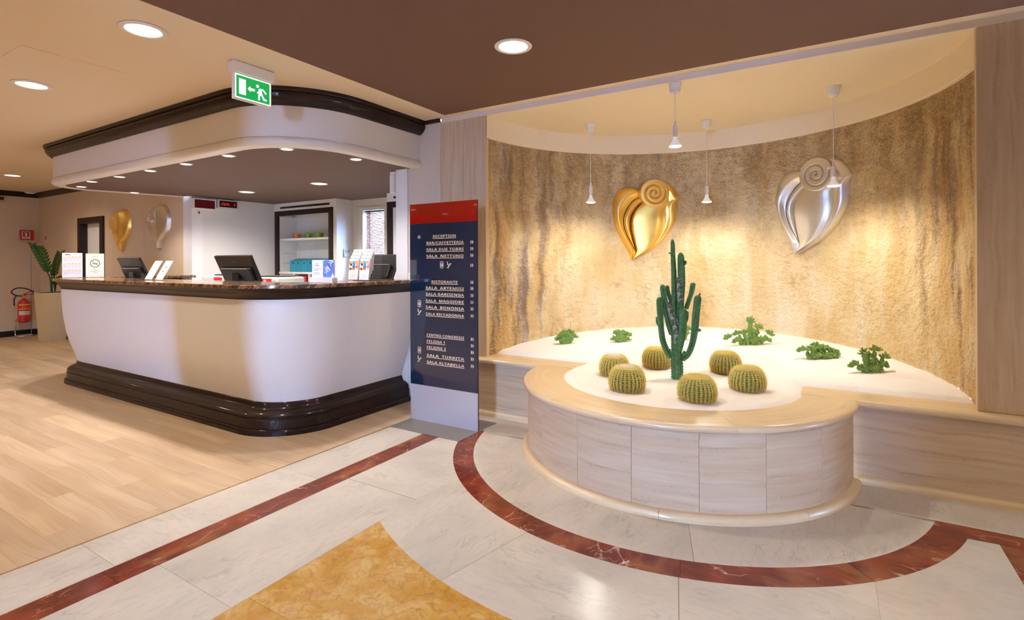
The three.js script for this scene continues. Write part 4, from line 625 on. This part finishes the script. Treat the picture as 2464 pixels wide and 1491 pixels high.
  for (const x of [-.14, .16]) part('cord', new THREE.CylinderGeometry(.0012, .0012, .79, 6).translate(x, -.42, .014), M.white, vb);
  // LED displays on the office side wall
  const led = (c, w, h) => { c.fillStyle = '#180404'; c.fillRect(0, 0, w, h); };
  for (const [z, wd, hh, y, label, lit] of [[-4.09, .32, .15, 2.235, 'wide dark red wall display nearest the jamb', 0], [-4.43, .3, .125, 2.262, 'black LED clock display glowing red next to the wide display', 1]]) {
    const t = thing('led_display', label, 'display', [-7.7, y, z], Math.PI / 2); part('case', rbox(wd, hh, .08, .006).translate(0, 0, .041), lit ? M.plastic : M.white, t);
    const m = canvasTexture(256, 96, (c, w, h) => { if (lit) { led(c, w, h); c.fillStyle = '#ff2a1c'; for (let k = 0; k < 9; k++) for (let j = 0; j < 3; j++) if ((k * 7 + j * 5) % 4) c.fillRect(28 + k * 13, 34 + j * 12, 9, 7); c.fillRect(214, 34, 10, 30); } else { c.fillStyle = '#5c0a0c'; c.fillRect(0, 0, w, h); c.fillStyle = '#4a0608'; for (let y = 0; y < h; y += 6) c.fillRect(0, y, w, 2); } });
    part('screen', new THREE.PlaneGeometry(wd - .035, hh - .03), std({ map: m, roughness: .25, emissive: 0xffffff, emissiveMap: m, emissiveIntensity: lit ? .8 : .12 }), t, [0, 0, .0815]);
  }
  const bt = thing('call_button', 'small white button plate with a red button under the wide display', 'button', [-7.7, 2.115, -4.04], Math.PI / 2); part('plate', rbox(.09, .06, .016, .003).translate(0, 0, .009), M.white, bt); part('button', rbox(.024, .036, .012, .002).translate(0, 0, .02), M.red, bt);
  const sensor = thing('wall_sensor', 'small white rounded sensor at the top of the right jamb', 'sensor', [-3.83, 2.2, -3.95]); part('case', rbox(.055, .19, .045, .012), M.white, sensor); part('bracket', box(-.02, .045, .095, .12, -.02, .02), M.white, sensor);
}

// ------------------------------------------------------------------ things on the counter
{
  const CT = 1.222;
  const sheet = (w, h, draw) => std({ map: canvasTexture(w, h, draw), roughness: .55 });
  // monitors seen from behind
  const monitor = (label, [x, y, z], turn, tilt, w = .58, h = .33) => {
    const t = thing('monitor', label, 'monitor', [x, .96, z], turn), p = y - .96; const g = new THREE.Group();
    const add = (n, geo, m) => { geo.rotateX(tilt); geo.translate(0, p, 0); return part(n, geo, m, t); };
    add('shell', rbox(w, h, .03, .008), M.black); add('back_cover', rbox(w * .82, h * .52, .035, .012).translate(0, -h * .2, .026), M.black); add('seam', box(-w * .36, w * .36, .012, .016, .0435, .0455), M.plastic); add('badge', box(-.03, .03, h * .27, h * .31, .0145, .0165), std({ color: rgb(70, 68, 68), roughness: .4 })); add('screen', box(-w * .47, w * .47, -h * .46, h * .46, -.017, -.0145), M.blackGloss);
    part('neck', box(-.05, .05, .012, p - .05, .0, .03), M.black, t); part('foot', rbox(.24, .014, .2, .005).translate(0, .007, .02), M.black, t); return t;
  };
  monitor('black monitor on the left behind the counter, seen from behind', [-7.21, 1.338, -3.02], .02, .42, .54, .27);
  monitor('black monitor in the middle of the counter, seen from behind', [-5.03, 1.34, -3.02], .02, .42, .6, .28);
  monitor('black monitor partly hidden behind the brochure rack', [-4.23, 1.34, -4.1], .05, -.45, .58, .3);
  // price list and no smoking notice on the left return of the counter
  const stand = (name, label, z, w, h, draw, px) => { const t = thing(name, label, 'notice', [-7.78, CT, z], Math.PI / 2); part('acrylic_stand', merged([box(-w / 2, w / 2, .004, h, -.002, .0), box(-w / 2, w / 2, 0, .004, -.07, .03)]), M.acrylic, t); part('sheet', box(-w / 2, w / 2, .004, h, .0006, .0016), M.white, t); part('print', new THREE.PlaneGeometry(w, h - .006), sheet(px, Math.round(px * h / w), draw), t, [0, h / 2 + .002, .0024]); return t; };
  stand('price_list', 'white price table sheet standing on the left end of the counter', -2.612, .198, .3, (c, w, h) => {
    c.fillStyle = '#f3f0f6'; c.fillRect(0, 0, w, h); c.fillStyle = '#6a5c66'; c.fillRect(w * .13, h * .05, w * .26, h * .035); c.fillStyle = '#c8c2cc'; c.fillRect(w * .58, h * .055, w * .3, h * .02);
    for (let b = 0; b < 3; b++) { const y = h * (.14 + b * .27); c.fillStyle = '#f7dcc6'; c.fillRect(w * .06, y, w * .88, h * .055); for (const [x, k] of [[.34, '#e8935a'], [.52, '#c98a5a'], [.68, '#e0a070'], [.86, '#eaa070']]) { c.fillStyle = k; c.fillRect(w * x - 4, y + 5, 12, h * .03); } for (let r = 0; r < 6; r++) { c.fillStyle = r % 2 ? '#dcd8e6' : '#ccc8dc'; c.fillRect(w * .06, y + h * (.065 + r * .024), w * .88, h * .015); } }
  }, 256);
  stand('no_smoking_notice', 'pale green no smoking notice on the left end of the counter', -2.838, .19, .295, (c, w, h) => {
    c.fillStyle = '#edeee2'; c.fillRect(0, 0, w, h); const X = w / 2, Y = h * .42, R = w * .25; c.strokeStyle = c.fillStyle = '#6f8468'; c.lineWidth = 13; c.beginPath(); c.arc(X, Y, R, 0, 7); c.stroke(); c.fillRect(X - R * .6, Y - 2, R * 1.2, 15); c.lineWidth = 9; c.beginPath(); c.moveTo(X - R * .7, Y - R * .7); c.lineTo(X + R * .7, Y + R * .7); c.stroke(); c.lineWidth = 4; c.beginPath(); c.moveTo(X + R * .5, Y - 4); c.quadraticCurveTo(X + R * .3, Y - 30, X + R * .5, Y - 44); c.stroke();
    c.fillStyle = '#a7ac98'; c.fillRect(w * .34, h * .11, w * .32, 5); c.fillRect(w * .42, h * .68, w * .16, 6); c.fillRect(w * .24, h * .74, w * .52, 7); c.fillRect(w * .38, h * .8, w * .24, 6);
  }, 256);
  const lean = (name, label, x, z, w, h, tilt, draw, turn = 0) => { const t = thing(name, label, 'card', [x, CT, z], turn); const R = g => g.rotateX(-tilt).translate(0, .004, 0); part('acrylic_holder', merged([R(box(-w / 2, w / 2, 0, h, -.004, -.0018)), box(-w / 2, w / 2, 0, .004, -.12, .01)]), M.acrylic, t); part('card', R(box(-w / 2 + .004, w / 2 - .004, .004, h - .006, -.0012, .0008)), M.white, t); part('print', R(new THREE.PlaneGeometry(w - .01, h - .014).translate(0, h / 2, .0016)), sheet(160, Math.round(160 * h / w), draw), t); return t; };
  const c1 = lean('leaflet_card', 'white lined card in a tilted holder, left of two on the counter', -5.95, -2.62, .155, .225, .5, (c, w, h) => { c.fillStyle = '#f4ece6'; c.fillRect(0, 0, w, h); c.fillStyle = '#c9a98e'; c.fillRect(w * .36, h * .1, w * .28, 5); c.fillStyle = '#cbc4c0'; for (let k = 0; k < 7; k++) c.fillRect(w * .3, h * (.24 + .09 * k), w * .4, 4); });
  part('card_box', merged([box(-.1, -.0, .004, .07, .012, .016), box(-.1, -.0, .004, .01, .016, .05)]), M.acrylic, c1);
  lean('leaflet_card', 'white card with a black ring emblem, right of two on the counter', -5.735, -2.62, .15, .225, .5, (c, w, h) => { c.fillStyle = '#f8f6f4'; c.fillRect(0, 0, w, h); c.strokeStyle = '#26242a'; c.lineWidth = 9; c.beginPath(); c.arc(w * .5, h * .45, w * .21, .6, 2.6); c.stroke(); c.beginPath(); c.arc(w * .5, h * .45, w * .21, 3.3, 5.9); c.stroke(); c.lineWidth = 5; c.beginPath(); c.moveTo(w * .32, h * .38); c.lineTo(w * .5, h * .36); c.lineTo(w * .66, h * .5); c.stroke(); c.fillStyle = '#d06a5a'; c.fillRect(w * .58, h * .42, 5, 12); c.fillStyle = '#b8b2b0'; c.fillRect(w * .34, h * .78, w * .32, 5); });
  { // blue and white leaflet in its holder
    const t = thing('leaflet_holder', 'low holder with a blue and white leaflet on the counter corner', 'leaflet holder', [-3.69, CT, -2.97], .06), w = .262, h = .195;
    part('holder', rbox(w + .01, .045, .06, .003).translate(0, .0225, 0), phys({ color: rgb(226, 228, 240), roughness: .15, clearcoat: .5 }), t);
    part('leaflet', box(-w / 2, w / 2, .03, h, -.004, .004), M.white, t);
    part('print', new THREE.PlaneGeometry(w, h - .048), sheet(512, 290, (c, w, h) => { c.fillStyle = '#f2f5ff'; c.fillRect(0, 0, w, h); c.fillStyle = '#5f7fd6'; c.fillRect(w * .5, 0, w * .5, h); for (let k = 0; k < 26; k++) { c.fillStyle = ['#d8e4ff', '#4866bc', '#8fb0f0', '#b6ccfa'][k % 4]; c.beginPath(); c.ellipse(w * (.55 + .43 * ((k * .618) % 1)), h * ((k * .37) % 1), 24 + k % 5 * 8, 9 + k % 3 * 5, k, 0, 7); c.fill(); } c.fillStyle = '#c2cdec'; c.beginPath(); c.arc(w * .24, h * .24, 42, 0, 7); c.fill(); c.fillStyle = '#6f86c4'; for (const y of [.3, .5, .58, .72, .8]) c.fillRect(w * .06, h * y, w * (.3 + .08 * Math.sin(y * 40)), 9); }), t, [0, h / 2 + .022, .0046]);
  }
  { // clear rack with leaflets in two columns and four tiers
    const X = -3.77, Z = -3.5, turn = -.06, t = thing('brochure_rack', 'clear acrylic brochure rack at the right end of the counter', 'brochure rack', [X, CT, Z], turn), w = .32, h = .345;
    const bk = new THREE.Shape(); bk.moveTo(-w / 2, 0); bk.lineTo(w / 2, 0); bk.lineTo(w / 2, h - .06); bk.quadraticCurveTo(w / 4, h + .03, 0, h - .02); bk.quadraticCurveTo(-w / 4, h + .03, -w / 2, h - .06);
    part('back_plate', new THREE.ExtrudeGeometry(bk, { depth: .003, bevelEnabled: false }).rotateX(-.12).translate(0, .004, -.06), M.acrylic, t);
    for (const x of [-w / 2, 0, w / 2 - .003]) { const s = new THREE.Shape([[.09, 0], [.09, .12], [-.02, .3], [-.075, .3], [-.07, 0]].map(p => new THREE.Vector2(-p[0], p[1]))); part('side_plate', new THREE.ExtrudeGeometry(s, { depth: .003, bevelEnabled: false }).rotateY(Math.PI / 2).translate(x, .004, 0), M.acrylic, t); }
    part('base', box(-w / 2, w / 2, 0, .006, -.075, .09), M.acrylic, t);
    for (let k = 0; k < 4; k++) part('pocket_front', box(-w / 2 + .003, w / 2 - .003, .006 + k * .03, .06 + k * .03, .0735 - k * .016, .0747 - k * .016), M.acrylic, t);
    const print = sheet(256, 400, (c, w, h) => {
      c.fillStyle = '#f3ecf0'; c.fillRect(0, 0, w, h); const cols = [['#f1d9c4', '#b98e63', '#5a3a2c', '#e9dcd8', '#7a5a48'], ['#a9cbe6', '#5a8f58', '#2f8fd8', '#2f6fae', '#b07a3c'], ['#e8b9b4', '#d88c86', '#e0b4bc', '#d87048', '#d9cfd9']];
      cols.forEach((q, i) => { const x = 6 + i * 84; q.forEach((k, j) => { c.fillStyle = k; c.fillRect(x, 6 + j * 42, 78, 42); }); c.fillStyle = ['#fbf4ee', '#8cc0ec', '#f0d8d8'][i]; for (let k = 0; k < 9; k++) { c.beginPath(); c.ellipse(x + 12 + (k * 29) % 58, 20 + (k * 47) % 180, 12, 7, k, 0, 7); c.fill(); } c.fillStyle = ['#3a241c', '#22609c', '#c23a2c'][i]; for (let k = 0; k < 5; k++) { c.beginPath(); c.ellipse(x + 20 + (k * 37) % 44, 60 + (k * 61) % 140, 9, 11, k, 0, 7); c.fill(); } });
      c.strokeStyle = '#ffffff'; c.lineWidth = 6; c.strokeRect(87, 3, 84, 216); c.fillStyle = '#e2d8de'; c.fillRect(60, 250, 150, 90); c.fillStyle = '#b3a8b4'; c.fillRect(52, 352, 150, 6);
    });
    const tier = ['front', 'second', 'third', 'topmost back'];
    for (let k = 0; k < 4; k++) for (const s of [-1, 1]) {
      const o = new THREE.Vector3(s * .078, .008 + k * .03, .07 - k * .016).applyAxisAngle(new THREE.Vector3(0, 1, 0), turn), l = thing('leaflet', `${tier[k]} tier leaflet in the ${s < 0 ? 'left' : 'right'} column of the brochure rack`, 'leaflet', [X + o.x, CT + o.y, Z + o.z], turn, 'leaflets in the brochure rack');
      part('pages', box(-.068, .068, 0, .2, -.009, 0).rotateX(-.1), M.white, l); part('cover', new THREE.PlaneGeometry(.134, .198).translate(0, .1, .0007).rotateX(-.1), print, l);
    }
  }
  // printers on the work desk
  const pr = (label, x, z, w, h, txt, col) => { const t = thing('printer', label, 'printer', [x, .96, z]); part('body', rbox(w, h, .34, .03, 4).translate(0, h / 2, 0), M.plastic, t); part('paper_tray', rbox(w * .6, .012, .2, .004).translate(.02, h + .007, -.02), M.black, t); const m = canvasTexture(256, 64, (c, W, H) => { c.fillStyle = col; c.fillRect(0, 0, W, H); c.fillStyle = '#fff'; c.font = 'bold 52px sans-serif'; if (txt) c.fillText(txt, 40, 52); }); part('label', new THREE.PlaneGeometry(.16, .04), std({ map: m, roughness: .5 }), t, [w * .2, h - .035, .1705]); };
  pr('light grey printer left of the middle monitor', -5.9, -3.42, .5, .29, '', '#d01c20');
  pr('light grey printer with a red label right of the middle monitor', -5.02, -3.42, .55, .285, 'GO', '#d42a20');
}

// ------------------------------------------------------------------ far corner: fire extinguisher, planter, signs
{
  const t = thing('fire_extinguisher', 'red fire extinguisher on a chrome stand in the far corner', 'fire extinguisher', [-13.2, 0, -3.68], Math.PI / 2);
  part('cylinder', lathe([[0, .262], [.06, .262], [.085, .275], [.092, .3], [.092, .62], [.085, .66], [.06, .695], [.03, .71], [.026, .73], [0, .73]], 32), M.red, t);
  const lm = canvasTexture(256, 256, (c, w, h) => { c.fillStyle = '#c8201a'; c.fillRect(0, 0, w, h); c.fillStyle = '#e8b030'; c.fillRect(0, 8, w, 26); c.fillRect(0, 92, w, 18); c.fillRect(60, 56, 26, 20); c.fillRect(110, 56, 26, 20); c.fillRect(160, 56, 26, 20); c.fillStyle = '#e6dccc'; c.fillRect(0, 140, w, 70); c.fillStyle = '#9a8f84'; for (let y = 150; y < 205; y += 11) c.fillRect(14, y, w - 28, 4); });
  part('label', new THREE.CylinderGeometry(.0926, .0926, .26, 24, 1, true, -1.15, 2.3).translate(0, .5, 0), std({ map: lm, roughness: .4 }), t);
  part('valve', merged([new THREE.CylinderGeometry(.02, .024, .05, 16).translate(0, .75, 0), box(-.035, .035, .765, .79, -.014, .014)]), M.chrome, t); part('handle', merged([box(-.01, .15, .79, .806, -.01, .01).rotateZ(.0), box(.0, .16, .0, .014, -.01, .01).rotateZ(.42).translate(0, .8, 0)]), M.red, t);
  part('hose', tube([[-.03, .775, 0], [-.12, .79, .02], [-.19, .86, .03], [-.12, .925, .03], [.03, .91, .03], [.13, .84, .02], [.15, .78, .01]], .011), M.black, t); part('nozzle', tube([[-.03, .775, 0], [-.12, .775, .02], [-.145, .72, .02], [-.145, .6, .02]], .011), M.black, t);
  part('stand', merged([tube([[-.12, .3, 0], [-.12, .02, 0], [-.1, .012, .05], [.1, .012, .09], [.14, .012, .05], [.14, .012, -.12], [.05, .012, -.14], [-.1, .012, -.1], [-.12, .02, 0]], .012, 60), tube([[-.12, .3, 0], [-.1, .32, -.06], [0, .32, -.1], [.11, .32, -.06]], .008)]), M.chrome, t); part('pole', new THREE.CylinderGeometry(.006, .006, 1.86, 8).translate(.13, .95, -.08), M.steel, t);
  const sm = canvasTexture(128, 128, (c) => { c.fillStyle = '#a01018'; c.fillRect(0, 0, 128, 128); c.fillStyle = '#dcc8bc'; c.fillRect(10, 10, 108, 108); c.fillStyle = '#a01018'; c.fillRect(24, 16, 80, 72); c.fillStyle = '#e6d6cc'; c.fillRect(52, 36, 26, 46); c.fillRect(46, 28, 30, 10); c.fillStyle = '#8a4a40'; c.fillRect(24, 96, 80, 6); });
  const sg = part('sign_board', rbox(.205, .19, .05, .004).translate(.06, 1.945, -.06), M.red, t); part('sign_print', new THREE.PlaneGeometry(.15, .17), std({ map: sm, roughness: .5 }), sg, [.045, 1.945, -.034]);
}
{
  const t = thing('tall_planter', 'tall cream square planter standing beside the counter end', 'planter', [-12.12, 0, -3.77]);
  const g = new THREE.CylinderGeometry(.2 * Math.SQRT2, .152 * Math.SQRT2, .867, 4, 1).rotateY(Math.PI / 4).translate(0, .4335, 0); part('pot', toCreasedNormals(g, .3), M.planterCream, t); part('soil', box(-.185, .185, .83, .8675, -.185, .185), M.soil, t);
  const f = thing('zamioculcas', 'leafy green zamioculcas plant growing in the tall cream planter', 'plant', [-12.12, .865, -3.77]);
  const leafG = new THREE.SphereGeometry(1, 10, 6).scale(.021, .062, .006).translate(0, .056, 0);
  const frond = pts => { const c = new THREE.CatmullRomCurve3(pts.map(p => new THREE.Vector3(...p))), gs = [new THREE.TubeGeometry(c, 24, .011, 8)]; const r = part('frond', gs[0], M.leaf, f); for (let i = 0; i < 11; i++) for (const s of [-1, 1]) { const u = .38 + i * .06, p = c.getPointAt(Math.min(u, 1)), tn = c.getTangentAt(Math.min(u, 1)), k = 1.15 - .35 * Math.abs(u - .65), d = new THREE.Vector3(s * .5, 0, .86 * s).addScaledVector(tn, .9).normalize(), X = tn.clone().addScaledVector(d, -tn.dot(d)).normalize(), q = new THREE.Quaternion().setFromRotationMatrix(new THREE.Matrix4().makeBasis(X, d, new THREE.Vector3().crossVectors(X, d))), lf = part('leaflet_blade', leafG, M.leaf, r, p.toArray()); lf.quaternion.copy(q); lf.scale.setScalar(k * .86); } };
  frond([[.02, 0, .02], [-.02, .28, .03], [-.08, .5, .1], [-.22, .72, .14], [-.36, .88, .16]]); frond([[.0, 0, .0], [-.05, .35, .0], [-.08, .55, .05], [-.14, .74, .08], [-.24, .84, .1], [-.34, .84, .12]]); frond([[.06, 0, -.02], [.08, .2, .0], [.2, .45, .02], [.34, .62, .03], [.44, .72, .03]]); frond([[-.04, 0, -.05], [0, .12, -.05], [.12, .22, -.02], [.2, .26, .02]]);
}
{
  const plate = (label, x, y, w, h, draw) => { const t = thing('wall_plate', label, 'sign', [x, y, WALL]); part('plate', rbox(w, h, .012, .003).translate(0, 0, .007), M.white, t); part('print', new THREE.PlaneGeometry(w * .96, h * .96), std({ map: canvasTexture(96, 96, draw), roughness: .5 }), t, [0, 0, .0136]); };
  plate('small pale red and white plate on the far wall', -13.02, 1.85, .12, .16, (c) => { c.fillStyle = '#d9a796'; c.fillRect(0, 0, 96, 96); c.fillStyle = '#b8402e'; c.fillRect(20, 0, 60, 40); c.fillStyle = '#e8d8cc'; c.fillRect(20, 48, 60, 40); });
  const al = thing('alarm_box', 'small red fire alarm box on the far wall behind the plant', 'alarm', [-13.03, 1.39, WALL]); part('case', rbox(.13, .13, .05, .006).translate(0, 0, .027), M.red, al); part('glass_window', box(-.03, .03, -.03, .03, .05, .054), M.white, al);
  const d = thing('smoke_detector', 'round white detector on the far ceiling corner', 'detector', [-13.1, H, -3.75]); part('housing', lathe([[0, -.05], [.05, -.048], [.085, -.03], [.09, 0], [0, 0]], 28), M.white, d); part('base_ring', lathe([[.09, -.008], [.105, -.008], [.105, 0], [.09, 0]], 28), M.white, d);
  const e = thing('wall_lamp_box', 'yellowish emergency lamp box high on the far end wall', 'lamp', [-13.4, 2.63, -3.3], Math.PI / 2); part('case', rbox(.36, .1, .05, .008).translate(0, 0, .026), std({ color: rgb(206, 170, 80), roughness: .5 }), e); part('screen', box(-.14, .14, -.03, .03, .05, .054), M.black, e);
  const dp = thing('door_plate', 'small grey printed plate on the far white door', 'sign', [-10.85, 1.75, WALL - .074]); part('plate', box(-.07, .07, -.06, .06, 0, .004), std({ map: canvasTexture(64, 64, (c) => { c.fillStyle = '#e4e0da'; c.fillRect(0, 0, 64, 64); c.fillStyle = '#77706a'; c.fillRect(6, 8, 24, 18); c.fillRect(36, 8, 22, 18); c.fillRect(6, 36, 52, 16); }), roughness: .5 }), dp);
}
renderer.render(scene, camera);
